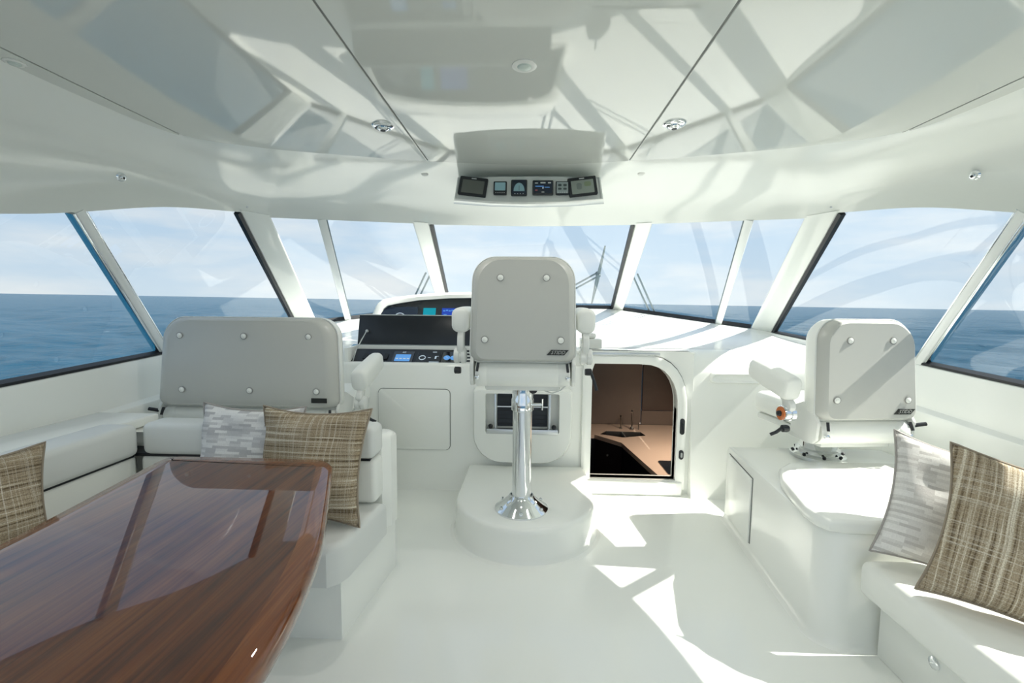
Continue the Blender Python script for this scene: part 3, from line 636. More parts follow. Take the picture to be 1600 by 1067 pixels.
# foot rest recess
pc = -.045 - HL.x
bm = bmesh.new(); inner = rrect(.50, .30, .012, 3, pc, .575); 
outr = rrect(.68, .52, (.03, .03, .20, .20), 6, pc, .47); inn = [(x, z) for x, z in rrect(.50, .27, .012, 6, pc, .563)]
add_loft(bm, [[(x, .0, z) for x, z in outr], [(pc + (x - pc) * .99, -.055, .47 + (z - .47) * .985) for x, z in outr], [(pc + (x - pc) * .955, -.075, .47 + (z - .47) * .95) for x, z in outr], [(x, -.075, z) for x, z in inn], [(x, -.004, z) for x, z in inn]], True, False)
fr_ = fin(bm, 'footrest_housing', gel, hc, 40)
plate('recess_back', [(x, z) for x, z in inn], -.006, -.002, alu, fr_)
for sx in (-1, 1):
    gp = plate('vent_screen', rrect(.155, .225, .004, 2, pc + sx * .095, .572), -.016, -.006, grille, fr_)
    for k in range(7): plate('louvre', rrect(.150, .004, .0015, 2, pc + sx * .095, .48 + .03 * k), -.019, -.016, black, gp)
    plate('footrest_rail', rrect(.018, .26, .004, 2, pc + sx * .185, .56), -.045, -.03, steel, fr_, .002)
    lathe('rail_knob', [(.012, 0), (.016, .01), (.016, .022), (.008, .03)], black, fr_, (pc + sx * .215, -.05, .47), '-Y', 14)
plate('footrest_bar', rrect(.49, .035, .006, 3, pc, .437), -.078, -.045, steel, fr_, .004); plate('cross_wire', rrect(.36, .008, .003, 2, pc, .60), -.035, -.028, steel, fr_)
# throttle box
th = thing('throttle_box', 'small grey throttle control box on the dash beside the doorway', 'control box', (.43, 3.2, DASH_Z + .005))
box('lower_case', (-.075, -.06, 0), (.075, .06, .065), alu, th, .008, 2); box('upper_case', (-.06, -.03, .066), (.04, .05, .105), alu, th, .02, 3); tube('lever', [(-.01, 0, .10), (-.01, .02, .15), (-.01, .03, .17)], .008, chrome, th, 8)

# ------------------------------------------------------------------ helm platform
plat = thing('helm_platform', 'round fronted white platform on the floor under the helm chair', 'platform', (-.016, 2.535, 0))
def uplat(r, yb=.475): return [(r, yb)] + [(r * math.cos(R(-180 * k / 24)), r * 1.0 * math.sin(R(-180 * k / 24))) for k in range(25)] + [(-r, yb)]
bm = bmesh.new(); add_loft(bm, [[(x, y, z) for x, y in uplat(r)] for r, z in ((.435, 0), (.415, .008), (.404, .03), (.40, .155), (.398, .172), (.39, .182), (.375, .186))], True, True); fin(bm, 'platform_step', gel, plat, 40)

# ------------------------------------------------------------------ chairs
def back_rings(w, h, th):
    """rings of the backrest from the aft shell to the seat side; local y grows forward"""
    spec = [(.0, .88, .94), (.008, .925, .965), (.03, .985, .99), (.045, 1.0, 1.0)]
    spec2 = [(.047, 1.012, 1.006), (.075, 1.02, 1.01), (.11, 1.005, 1.0), (.14, .95, .965), (.15, .85, .90)]
    def ring(y, sx, sz):
        top = .94; o = []
        rad = min(.115, w * .22)
        for x, z in rrect(w * sx, h * sz, (rad, rad, .045, .045), 8, 0, h / 2):
            f = z / h; xx = x * (1.0 - .05 * max(0, f)) ; yy = y * th / .15 + (.0 if f < .42 else (f - .42) * h * .16) - .0
            o.append((xx, yy, z))
        return o
    return [ring(*s) for s in spec], [ring(*s) for s in spec2]
def yaft(f, h): return 0.0 if f < .42 else (f - .42) * h * .16
def chair(name, label, loc, rotz, w, zb, back_y, arms, buttons, ped='column', h=.52, badge_x=None, group=None, base_r=.145, text=True, arm_off=.055):
    root = thing(name, label, 'chair', loc, rotz, group)
    By = back_y
    R1, R2 = back_rings(w, h, .15)
    def sh(rg): return [[(x, y + By, z + zb) for x, y, z in r] for r in rg]
    # subdivide so the shell bends across its middle
    bm = bmesh.new(); vr = add_loft(bm, sh(R1), True, True)
    for f in [f for f in bm.faces if len(f.verts) > 8]: pass
    bmesh.ops.bisect_plane(bm, geom=list(bm.verts) + list(bm.edges) + list(bm.faces), plane_co=(0, 0, zb + h * .42), plane_no=(0, 0, 1))
    back = fin(bm, 'back_shell', shell, root, 28)
    bm = bmesh.new(); add_loft(bm, sh(R2), True, True)
    bmesh.ops.bisect_plane(bm, geom=list(bm.verts) + list(bm.edges) + list(bm.faces), plane_co=(0, 0, zb + h * .42), plane_no=(0, 0, 1))
    pad = fin(bm, 'back_cushion', vinyl, root, 50)
    bm = bmesh.new(); ringc = [Vector((x, y + By, z + zb)) for x, y, z in back_rings(w, h, .15)[1][0]]; add_tube(bm, ringc + ringc[:2], .004, 6); fin(bm, 'cushion_piping', vinyl_g, pad)
    for bx, bf in buttons:
        lathe('tuft_button', [(.0145, 0), (.0145, .003), (.010, .0035), (.0085, .006), (.004, .008)], chrome if False else vinyl, back, (bx, By + yaft(bf, h) + .001, zb + bf * h), '-Y', 14)
        lathe('button_ring', [(.0185, 0), (.0185, .002), (.0145, .003)], btn_ring, back, (bx, By + yaft(bf, h) + .001, zb + bf * h), '-Y', 14)
    if badge_x is not None:
        bw, bh = (.085, .026); sl = .022 if text else 0.0
        bz = zb + h * .10
        b_ = plate('maker_badge', [(badge_x - bw/2 - sl/2, bz - bh/2), (badge_x + bw/2 - sl/2, bz - bh/2), (badge_x + bw/2 + sl/2, bz + bh/2), (badge_x - bw/2 + sl/2, bz + bh/2)], By - .003, By + .001, badge, root)
        if text: text_mesh('badge_lettering', 'STIDD', .024, badget, b_, Matrix.Translation((badge_x, By - .0035, bz)) @ Matrix.Rotation(R(90), 4, 'X'), .45)
    # rolled housing under the back
    zc = zb - .066; rad = .066
    n = 20
    def hr(x, r): return [(x, By + .085 + r * 1.05 * math.cos(2*math.pi*k/n), zc + r * math.sin(2*math.pi*k/n)) for k in range(n)]
    hw = w / 2 - .026
    bm = bmesh.new(); add_loft(bm, [hr(-hw, rad * .93), hr(-hw + .006, rad), hr(-hw + .055, rad), hr(-hw + .057, rad * .985), hr(-hw + .060, rad), hr(hw - .060, rad), hr(hw - .057, rad * .985), hr(hw - .055, rad), hr(hw - .006, rad), hr(hw, rad * .93)]); hs = fin(bm, 'seat_back_roll', vinyl, root, 40)
    for sx in (-1, 1): lathe('roll_screw', [(.005, 0), (.005, .003), (.002, .004)], steel, hs, (sx * (hw - .09), By + .085 - .062, zc - .01), '-Y', 8)
    # seat
    sd = .46
    sb = box('seat_cushion', (-w / 2 + .01, By + .12, zb - .08), (w / 2 - .01, By + .12 + sd, zb + .05), vinyl, root, .05, 4)
    box('seat_pan', (-w / 2 + .03, By + .09, zb - .115), (w / 2 - .03, By + .12 + sd - .03, zb - .08), alu, root, .012, 2)
    box('swivel_plate', (-min(w / 2 - .07, .19), By + .08, zb - .155), (min(w / 2 - .07, .19), By + .36, zb - .115), alu, root, .01, 2)
    for sx in (-1, 1):
        x = sx * (w / 2 - .008)
        # side bracket: rounded U plate from the hinge to below the seat roll
        o_ = [(By + .02, zb - .01), (By + .03, zb - .10), (By + .055, zb - .125), (By + .11, zb - .13), (By + .20, zb - .10), (By + .24, zb + .02), (By + .13, zb + .075), (By + .07, zb + .06)]
        bm = bmesh.new(); add_loft(bm, [[(x - .009, y, z) for y, z in o_], [(x + .009, y, z) for y, z in o_]]); bmesh.ops.bevel(bm, geom=list(bm.edges), offset=.005, segments=2, profile=.5, affect='EDGES'); sp = fin(bm, 'side_bracket', alu, root, 40)
        tube('recline_pin', [(x - sx * .035, By + .012, zb - .005), (x - sx * .03, By - .002, zb - .045)], .007, black, sp, 8); lathe('pivot_bolt', [(.012, 0), (.012, .012), (.006, .016)], chrome, sp, (x - sx * .03, By + .01, zb - .075), '-Y', 12)
    for (sx, raise_) in arms:
        x = sx * (w / 2 + arm_off)
        hg = thing  # (hinge, neck and pad move together: parts of the chair)
        ar = lathe('arm_hinge', [(.036, -.03), (.040, -.026), (.040, -.006), (.034, -.004), (.034, .004), (.040, .006), (.040, .026), (.034, .03)], chrome if raise_ == 2 else alu, root, (x + sx * .004, By + .10, zb + .02), 'X', 22)
        if raise_ == 2:
            lathe('hinge_cap', [(.034, 0), (.034, .004), (.03, .006)], amber_refl, ar, (x + sx * .034, By + .10, zb + .02), Vector((sx, 0, 0)), 22); lathe('hinge_bolt', [(.015, 0), (.013, .012), (.006, .016)], black, ar, (x + sx * .04, By + .10, zb + .02), Vector((sx, 0, 0)), 12)
        # neck: curved blade
        up = .155 if raise_ == 0 else .10; fx = .04
        path = [(By + .10, zb + .03), (By + .088, zb + .03 + (up - .03) * .35), (By + .095, zb + .03 + (up - .03) * .7), (By + .12, zb + up)]
        bm = bmesh.new(); add_loft(bm, [[(x - .016, y - .03, z), (x + .016, y - .03, z), (x + .016, y + .035, z), (x - .016, y + .035, z)] for y, z in path]); bmesh.ops.bevel(bm, geom=list(bm.edges), offset=.006, segments=2, profile=.5, affect='EDGES'); nk = fin(bm, 'arm_neck', alu, root, 40)
        tl = {0: R(2), 1: R(14), 2: R(12)}[raise_]
        M = Matrix.Translation((x, By + .07, zb + up + .045)) @ Matrix.Rotation(tl, 4, 'X')
        bm = bmesh.new(); rg = []
        for k, (yy, s_) in enumerate(((-.005, .70), (.0, .88), (.012, .98), (.03, 1.0), (.16, 1.0), (.28, .94), (.315, .86), (.33, .68))):
            rg.append([M @ Vector((a, yy, b)) for a, b in rrect(.092 * s_, .125 * s_, .036 * s_, 5)])
        add_loft(bm, rg); fin(bm, 'arm_pad', vinyl, root, 45)
        # lever
        lv = lathe('lever_hub', [(.016, 0), (.018, .01), (.018, .03), (.012, .034)], black, root, (x + sx * .0, By + .09, zb - .055), Vector((sx, 0, 0)), 14)
        d = Vector((sx * .025, -.01, -.085)) if name == 'helm_chair' else Vector((sx * .05, .015, -.028))
        if not (name == 'helm_chair' and sx < 0): tube('lever_arm', [Vector((x + sx * .028, By + .09, zb - .05)), Vector((x + sx * .034, By + .085, zb - .06)) + d * .5, Vector((x + sx * .034, By + .085, zb - .06)) + d], .0085, black, lv, 8)
    for sx in (-1, 1):
        if sx not in [a for a, _ in arms]: tube('seat_lever', [(sx * (w / 2 - .06), By + .06, zb - .045), (sx * (w / 2 + .0), By + .03, zb - .028), (sx * (w / 2 + .05), By + .02, zb - .018)], .010, black, root, 8)
    # pedestal
    if ped == 'column':
        lathe('pedestal_flange', [(base_r, 0), (base_r, .008), (base_r - .008, .014), (base_r * .72, .038), (base_r * .52, .062), (.066, .078), (.060, .080)], chrome, root, n=40)
        for k in range(6):
            a = R(30 + 60 * k); lathe('flange_bolt', [(.011, 0), (.011, .008), (.005, .012)], chrome, root, (base_r * .84 * math.cos(a), base_r * .84 * math.sin(a), .021), 'Z', 10)
        lathe('pedestal_column', [(.052, .05), (.052, zb - .22)], chrome, root, n=32)
        lathe('inner_post', [(.040, .03), (.040, .10)], steel, root, n=24)
        lathe('column_collar', [(.055, zb - .285), (.060, zb - .28), (.060, zb - .225), (.056, zb - .215), (.056, zb - .15)], chrome, root, n=32)
        cl = lathe('clamp_screw', [(.008, 0), (.008, .06)], chrome, root, (.045, -.03, zb - .245), 'X', 12); tube('clamp_handle', [(.105, -.03, zb - .275), (.105, -.03, zb - .215)], .0055, chrome, cl, 8)
        lathe('cable_plug', [(.022, 0), (.022, .006), (.01, .012)], black, root, (.055, By + .10, zb - .150), '-Y', 14)
        if name == 'helm_chair': tube('cable', [(.10, By + .1, zb - .15), (.15, By + .08, zb - .165), (.19, By + .06, zb - .145), (.215, By + .05, zb - .12), (.23, By + .06, zb - .10)], .0035, steel, root, 6)
    else:
        lathe('swivel_base', [(base_r, 0), (base_r, .018), (base_r - .012, .026), (base_r * .8, .03), (base_r * .8, .05), (.09, .055), (.09, zb - .15)], chrome, root, n=40)
        for k in range(8):
            a = R(22 + 45 * k); lathe('flange_bolt', [(.009, 0), (.009, .006), (.004, .010)], black, root, (base_r * .9 * math.cos(a), base_r * .9 * math.sin(a), .026), 'Z', 10)
    return root
four = lambda w: [(-w * .215, .80), (w * .215, .80), (-w * .355, .215), (w * .355, .215)]
chair('helm_chair', 'white helm chair on a tall chrome column standing on the round platform', (-.035, 2.37, .186), 0, .52, .83, -.205, [(-1, 0), (1, 0)], four(.52), badge_x=.17, h=.515)
chair('companion_chair', 'low white companion chair with one raised armrest beside the starboard window', (1.625, 2.53, .462), R(6), .51, .285, -.33, [(-1, 2)], four(.51), ped='low', badge_x=.165, base_r=.135, h=.49, arm_off=.10)
chair('companion_bench', 'wide white double companion bench seat behind the settee with six buttons', (-1.55, 2.62, .462), 0, 1.02, .258, -.275, [(1, 1)], [(-.37, .80), (-.01, .80), (.35, .80), (-.35, .20), (.03, .20), (.40, .20)], ped='low', badge_x=.415, base_r=.16, text=False, h=.49, arm_off=.095)

# ------------------------------------------------------------------ seat bases
rb = thing('companion_locker', 'white moulded base block with a lidded top under the companion chair', 'locker', (1.65, 2.2, 0)); RL = Vector((1.65, 2.2, 0))
def base_out(g=0.0, z=0):
    lean = .05 * (1 - z / .46)        # side leans outboard towards the sole
    xL = 1.15 - lean * 0 + .0
    pts = [(2.08, 2.69 - g), (1.20 + g, 2.69 - g), (1.12 + g, 1.745)]
    for k in range(1, 7):
        a = R(180 + 90 * k / 6); pts.append((1.12 + .10 + (.10 - g) * math.cos(a), 1.745 + (.09 - g) * math.sin(a)))
    return pts + [(2.08, 1.655 + g)]
bm = bmesh.new(); add_loft(bm, [[(x - RL.x, y - RL.y, z) for x, y in base_out(g)] for g, z in ((-.02, 0), (-.006, .012), (0, .04), (0, .435), (.006, .452), (.02, .46))]); fin(bm, 'body', gel, rb, 40)
lidp = [(2.07, 2.30), (1.42, 2.30), (1.32, 2.275), (1.235, 2.20), (1.165, 2.05), (1.10, 1.77), (1.105, 1.70), (1.13, 1.66), (1.18, 1.65), (2.07, 1.65)]
bm = bmesh.new()
def shrink(P, s, c=(1.62, 2.03)): return [(c[0] + (x - c[0]) * s, c[1] + (y - c[1]) * s) for x, y in P]
add_loft(bm, [[(x - RL.x, y - RL.y, z) for x, y in shrink(lidp, s)] for s, z in ((.985, .458), (1.0, .466), (1.005, .484), (1.0, .498), (.985, .508), (.96, .511))]); fin(bm, 'lid', gel, rb, 45)
bm = bmesh.new()      # drawer front on the inboard side
yA, yB = 2.645, 2.31
def xs_(y): return 1.12 + (y - 1.745) * (.08 / .945)
q = [(yA, .06), (yA, .425), (yB, .405), (yB, .06)]
add_loft(bm, [[(xs_(y) - .001 - RL.x, y - RL.y, z) for y, z in q], [(xs_(y) - .012 - RL.x, y - RL.y, z) for y, z in q]]); bmesh.ops.bevel(bm, geom=list(bm.edges), offset=.003, segments=2, profile=.5, affect='EDGES'); fin(bm, 'drawer_front', gel, rb, 40)
qq = [(yA + .004, .056), (yA + .004, .429), (yB - .004, .409), (yB - .004, .056)]
bm = bmesh.new(); add_loft(bm, [[(xs_(y) + .002 - RL.x, y - RL.y, z) for y, z in qq], [(xs_(y) - .002 - RL.x, y - RL.y, z) for y, z in qq]]); fin(bm, 'drawer_gap', seam, rb, 30)
lb = thing('bench_locker', 'white moulded base block under the double companion bench', 'locker', (-1.5, 2.5, 0))
bm = bmesh.new(); add_loft(bm, [[(x + 1.5, y - 2.5, z) for x, y in [(-.88 - g, 2.20), (-.88 - g, 2.80 - g), (-2.08, 2.80 - g), (-2.08, 2.20)]] for g, z in ((0, 0), (0, .44), (.02, .46))]); fin(bm, 'body', gel, lb, 40)

# ------------------------------------------------------------------ port settee
st = thing('port_settee', 'white L shaped settee with grey cushions along the port wall', 'settee', (-1.5, 1.5, 0)); SL = Vector((-1.5, 1.5, 0))
def sbx(name, lo, hi, m, bev=.02, seg=3, parent=None): return box(name, Vector(lo) - SL, Vector(hi) - SL, m, parent or st, bev, seg)
def sslab(name, outl, z0, z1, m, bev=.02, taper=0.0):
    return slab(name, [(x - SL.x, y - SL.y) for x, y in outl], z0, z1, m, st, bev, 4)
sslab('base', [(-2.16, -1.2), (-1.36, -1.2), (-1.36, 1.605), (-.712, 1.605), (-.652, 2.10), (-2.16, 2.10)], 0, .245, gel, .006)
sslab('seat_cushion', [(-1.80, -1.2), (-1.27, -1.2), (-1.27, 1.54), (-1.80, 1.54)], .245, .40, vinyl_g, .035)
sslab('seat_cushion', [(-1.80, 1.547), (-.74, 1.547), (-.705, 1.575), (-.685, 1.62), (-.645, 1.95), (-1.80, 1.95)], .245, .40, vinyl_g, .035)
sslab('back_shell', [(-2.16, -1.2), (-1.86, -1.2), (-1.86, 2.0), (-.68, 2.0), (-.645, 2.03), (-.64, 2.10), (-.68, 2.135), (-2.16, 2.135)], .245, .69, gel, .03)
sbx('lower_back_cushion', (-1.87, -1.2, .405), (-1.76, 1.9, .605), vinyl, .02, 3); sbx('lower_back_cushion', (-1.755, 1.9, .405), (-.675, 2.015, .605), vinyl, .025, 3)
sbx('upper_back_cushion', (-1.90, -1.2, .612), (-1.735, 1.89, .755), vinyl_g, .028, 4); sbx('upper_back_cushion', (-1.73, 1.885, .612), (-.675, 2.02, .755), vinyl_g, .028, 4)
sbx('cushion_seam', (-1.86, -1.2, .60), (-1.765, 1.89, .615), black, .002, 1); sbx('cushion_seam', (-1.86, 1.905, .60), (-.70, 2.01, .615), black, .002, 1)
sbx('wall_shelf', (-2.17, -1.2, .695), (-1.85, 2.135, .74), gel, .012, 3)
# ------------------------------------------------------------------ starboard settee
s2 = thing('starboard_settee', 'white settee with grey vinyl cushion along the starboard wall', 'settee', (1.6, .8, 0)); SL2 = Vector((1.6, .8, 0))
def s2x(name, lo, hi, m, bev=.02, seg=3, parent=None): return box(name, Vector(lo) - SL2, Vector(hi) - SL2, m, parent or s2, bev, seg)
s2x('base', (1.31, -1.2, 0), (2.14, 1.628, .25), gel, .006, 2)
s2x('seat_cushion', (1.215, .62, .25), (1.86, 1.628, .385), vinyl, .035, 4); s2x('seat_cushion', (1.215, -1.2, .25), (1.86, .613, .385), vinyl, .035, 4)
s2x('back_cushion', (1.84, .62, .39), (2.06, 1.628, .74), vinyl, .04, 4); s2x('back_cushion', (1.84, -1.2, .39), (2.06, .613, .74), vinyl, .04, 4)
s2x('back_shell', (1.98, -1.2, .25), (2.16, 1.63, .68), gel, .02, 3)
lt = lathe('base_latch', [(.020, 0), (.020, .004), (.012, .008)], chrome, s2, tuple(Vector((1.31, 1.40, .165)) - SL2), Vector((-1, 0, 0)), 20)

# ------------------------------------------------------------------ table
tb = thing('teak_table', 'high gloss teak dining table with an inlaid border beside the port settee', 'table', (-.92, .75, 0)); TL = Vector((-.92, .75))
def smooth_open(P, n=4):
    out = []; Q = [P[0]] + P + [P[-1]]
    for i in range(1, len(Q) - 2):
        p0, p1, p2, p3 = [Vector(q) for q in Q[i-1:i+3]]
        for k in range(n):
            u = k / n; out.append(tuple(.5 * ((2*p1) + (-p0 + p2) * u + (2*p0 - 5*p1 + 4*p2 - p3) * u*u + (-p0 + 3*p1 - 3*p2 + p3) * u**3)))
    return out + [P[-1]]
def fillet(P, seg=6):
    out = []; n = len(P)
    for i, (p, r) in enumerate(P):
        if not r: out.append(tuple(p)); continue
        b = Vector(p); a = Vector(P[i - 1][0]); c = Vector(P[(i + 1) % n][0]); d1_, d2_ = min(r, (a - b).length * .9), min(r, (c - b).length * .9)
        q0 = b + (a - b).normalized() * d1_; q1 = b + (c - b).normalized() * d2_
        for k in range(seg + 1):
            u = k / seg; out.append(tuple(q0 * (1-u)**2 + b * 2*u*(1-u) + q1 * u*u))
    return out
def smooth_poly(P, n=6):
    out = []; m = len(P)
    for i in range(m):
        p0, p1, p2, p3 = [Vector(P[(i + k) % m][:2]) for k in (-1, 0, 1, 2)]
        for k in range(n):
            u = k / n; out.append(tuple(.5 * ((2*p1) + (-p0 + p2) * u + (2*p0 - 5*p1 + 4*p2 - p3) * u*u + (-p0 + 3*p1 - 3*p2 + p3) * u**3)))
    return out
side = smooth_open([(-.70, 1.535), (-.668, 1.454), (-.575, 1.22), (-.499, 1.015), (-.445, .79), (-.422, .60), (-.418, .42), (-.44, .20), (-.50, 0.0)], 4)
poly = [((-.738, 1.596), .065)] + [(p, 0) for p in side] + [((-.60, -.20), .07), ((-1.22, -.20), .08), ((-1.215, .45), 0), ((-1.265, 1.0), 0), ((-1.362, 1.596), .075)]
outline = [(x - TL.x, y - TL.y) for x, y in fillet(poly)]
cx0, cy0 = 0.0, 0.0
def inset(P, d):
    out = []; n = len(P)
    for i in range(n):
        a, b, c = Vector(P[i - 1]), Vector(P[i]), Vector(P[(i + 1) % n]); t = (c - a).normalized(); nn = Vector((-t.y, t.x))
        if nn.dot(Vector((cx0, cy0)) - b) < 0: nn = -nn
        out.append(tuple(b + nn * d))
    return out
zt = .72
bm = bmesh.new(); add_loft(bm, [[(x, y, z) for x, y in inset(outline, d)] for d, z in ((.03, zt - .052), (.006, zt - .05), (.0, zt - .042), (.0, zt - .016), (.004, zt - .006), (.012, zt), (.055, zt))], True, False); fin(bm, 'edge_border', teak_b, tb, 40)
bm = bmesh.new(); P5 = inset(outline, .055); add_loft(bm, [[(x, y, z) for x, y in P5] for z in (zt - .05, zt)]); fin(bm, 'tabletop', teak, tb, 30)
lathe('pedestal', [(.16, 0), (.16, .012), (.07, .03), (.055, .05), (.055, .60), (.12, .655), (.12, .67)], chrome, tb, n=32)

# ------------------------------------------------------------------ pillows
def pillow(name, label, loc, size, fabric, pipe, rx, rz, ry=0.0, t=.075, seed=1, group=None):
    """cushion in its own XZ plane, face towards -Y, standing on its lower edge"""
    root = thing(name, label, 'pillow', loc, 0, group)
    root.rotation_euler = (R(rx), R(ry), R(rz))
    n = 26; hw = size / 2; rnd = random.Random(seed); bm = bmesh.new()
    ph = [rnd.uniform(0, 6.28) for _ in range(8)]
    def pt(u, v, s):
        k = .13
        x = u * hw * (1 - k * (1 - v * v) * abs(u) ** 1.5); z = v * hw * (1 - k * (1 - u * u) * abs(v) ** 1.5)
        e_ = max(0, (1 - u * u)) * max(0, (1 - v * v)); d = t * e_ ** .42
        wr = .006 * math.sin(5 * u + 3 * v + ph[0]) * e_ ** .3 + .005 * math.sin(9 * v - 4 * u + ph[1]) * (e_ ** .3)
        fold = .012 * math.sin(7 * math.atan2(v, u) + ph[2]) * (e_ ** .25) * (u * u + v * v) * .5
        b_ = .015 * math.sin(2.2 * u + ph[3]) * v
        return Vector((x, s * (d + wr * s + fold) + b_, z + hw))
    for s in (-1, 1):
        vs = [[bm.verts.new(pt(-1 + 2 * i / n, -1 + 2 * j / n, s)) for i in range(n + 1)] for j in range(n + 1)]
        for j in range(n):
            for i in range(n): bm.faces.new((vs[j][i], vs[j][i+1], vs[j+1][i+1], vs[j+1][i]))
    bmesh.ops.remove_doubles(bm, verts=bm.verts, dist=1e-4)
    o = fin(bm, 'cover', fabric, root, 60)
    bd = [pt(-1 + 2*k/n, -1, 1) for k in range(n)] + [pt(1, -1 + 2*k/n, 1) for k in range(n)] + [pt(1 - 2*k/n, 1, 1) for k in range(n)] + [pt(-1, 1 - 2*k/n, 1) for k in range(n)]
    bm = bmesh.new(); add_tube(bm, bd + bd[:2], .0045, 6); fin(bm, 'piping', pipe, root, 60)
    return root
pillow('throw_pillow', 'pale grey patterned throw pillow leaning on the port settee back', (-1.22, 1.80, .40), .46, dash_x, piping_g, -12, 3, 2, seed=3)
pillow('throw_pillow', 'brown tweed throw pillow in front of the pale grey pillow on the port settee', (-.905, 1.725, .40), .47, tweed_x, piping_b, -14, -3, 0, seed=5)
pillow('throw_pillow', 'brown tweed throw pillow leaning on the port wall side of the settee', (-1.59, 1.12, .39), .46, tweed_x, piping_b, -16, 62, 0, seed=8)
pillow('throw_pillow', 'pale grey throw pillow propped against the companion base on the starboard settee', (1.425, 1.485, .386), .46, dash_z, piping_g, -25, -29, 11, seed=11)
pillow('throw_pillow', 'brown striped tweed throw pillow in front of the grey one on the starboard settee', (1.41, 1.245, .386), .48, tweed_z, piping_b, -22, -38, 8, seed=14)

# ------------------------------------------------------------------ overhead instrument pod
pod = thing('overhead_instrument_pod', 'white overhead pod holding six small marine displays above the windshield', 'instrument pod', (-.02, 2.80, 1.985))
PM2 = Matrix.Translation((0, -.10, 0)) @ Matrix.Rotation(R(-14), 4, 'X')
ol = [(-.435, -.075), (-.22, -.092), (0, -.098), (.22, -.092), (.435, -.075), (.42, .062), (.20, .066), (0, .067), (-.20, .066), (-.42, .062)]
bm = bmesh.new(); rg = [[PM2 @ Vector((x * s, y, z * s)) for x, z in ol] for y, s in ((.006, .965), (0, .97), (-.004, .985), (.0, 1.0), (.015, 1.01))] + [[PM2 @ Vector((x * 1.05, y, z * 1.0 + dz)) for x, z in ol] for y, dz in ((.10, .02), (.26, .10))]
add_loft(bm, rg); fin(bm, 'housing', gel_h, pod, 40)
def disp(name, x, z, w, h, rot, scr_m, frame_m, sw, sh, dz=.0, marks=()):
    M = PM2 @ Matrix.Translation((x, -.002, z)) @ Matrix.Rotation(R(rot), 4, 'Y')
    o = plate(name, rrect(w, h, .006, 3), -.014, 0, frame_m, pod, .002, M); s_ = plate('display_screen', rrect(sw, sh, .003, 2, 0, dz), -.0155, -.014, scr_m, o, 0, M)
    for (mx_, mz_, mw_, mh_, mm_) in marks: plate('display_mark', rrect(mw_, mh_, min(mw_, mh_) * .3, 2, mx_, mz_), -.0163, -.0154, mm_, o, 0, M)
    return o, M
white_print = mat('white_print', (0.55, 0.58, 0.58), 0.4); dark_print = mat('dark_print', (0.06, 0.08, 0.08), 0.4)
disp('sounder_display', -.325, -.002, .165, .115, 7, mat('screen_olive', (.13, .14, .125), .12), black, .13, .082, -.004, ((0, .047, .03, .006, white_print),))
disp('wind_display', -.165, -.012, .078, .082, 0, scr_teal, blackp, .062, .05, .008, [(-.024 + .012 * k, -.031, .006, .004, white_print) for k in range(5)])
o, M_ = disp('rudder_display', -.054, -.010, .094, .098, 0, scr_dark, blackp, .082, .086, 0, [(-.024 + .016 * k, -.040, .006, .004, white_print) for k in range(4)])
bm = bmesh.new(); fan = [(.032 * math.cos(R(a)), -.024 + .052 * math.sin(R(a))) for a in range(0, 181, 15)]; add_loft(bm, [[M_ @ Vector((x, y, z)) for x, z in fan] for y in (-.0165, -.0156)]); fin(bm, 'dial_face', scr_teal, o, 30)
plate('dial_needle', rrect(.003, .03, .001, 2, 0, -.005), -.0172, -.0166, dark_print, o, 0, M_)
disp('autopilot_display', .085, -.010, .122, .090, 0, scr_dark, blackg, .108, .074, 0, [(-.038, .026, .018, .006, white_print), (0, .028, .030, .008, white_print), (.038, .028, .018, .008, white_print), (0, -.004, .008, .008, scr_white), (-.02, .006, .05, .003, scr_lblue), (.024, .0, .03, .003, scr_lblue), (-.038, -.018, .014, .006, mat('red_print', (.4, .08, .12), .4)), (0, -.03, .016, .004, white_print)])
disp('speed_display', .198, -.012, .078, .082, 0, mat('screen_pale', (.36, .42, .42), .15), alu if False else blackp, .066, .070, 0, [(-.015, .015, .02, .014, dark_print), (.015, .015, .02, .014, dark_print), (-.015, -.008, .02, .012, dark_print), (.015, -.008, .02, .012, dark_print)] + [(-.024 + .012 * k, -.029, .007, .005, white_print) for k in range(5)])
disp('radar_display', .315, -.002, .165, .115, -7, mat('screen_sage', (.30, .34, .30), .12), black, .13, .082, -.004, ((0, .047, .03, .006, white_print), (-.02, .0, .03, .04, scr_grey), (.03, .01, .04, .03, mat('screen_green', (.22, .27, .17), .3))))

LW = 4.6      # watts of each ceiling light
# ------------------------------------------------------------------ ceiling fittings
def lamp_glow(o, watts, z=-.02, size=.03):
    d = bpy.data.lights.new('lamp_bulb', 'SPOT'); q = bpy.data.objects.new('lamp_bulb', d); COL.objects.link(q); q.parent = o; q.location = (0, 0, z)
    d.energy = watts; d.color = (1.0, .97, .90); d.spot_size = R(165); d.spot_blend = .8; d.shadow_soft_size = size
def dome(name, label, x, y, r=.035, z=2.10, group=None, watts=0):
    o = thing(name, label, 'lamp', (x, y, z), 0, group); lathe('bezel', [(r, 0), (r, -.003), (r * .8, -.006), (r * .62, -.005)], alu, o); lathe('lamp_lens', [(r * .62, -.003), (r * .5, -.009), (r * .2, -.012)], lens, o)
    if watts: lamp_glow(o, watts)
    return o
dome('ceiling_light', 'round flush light in the middle of the centre ceiling panel', -.03, 1.58, .042, watts=LW)
dome('ceiling_light', 'round flush light in the port ceiling rim', -1.755, 1.52, .030)
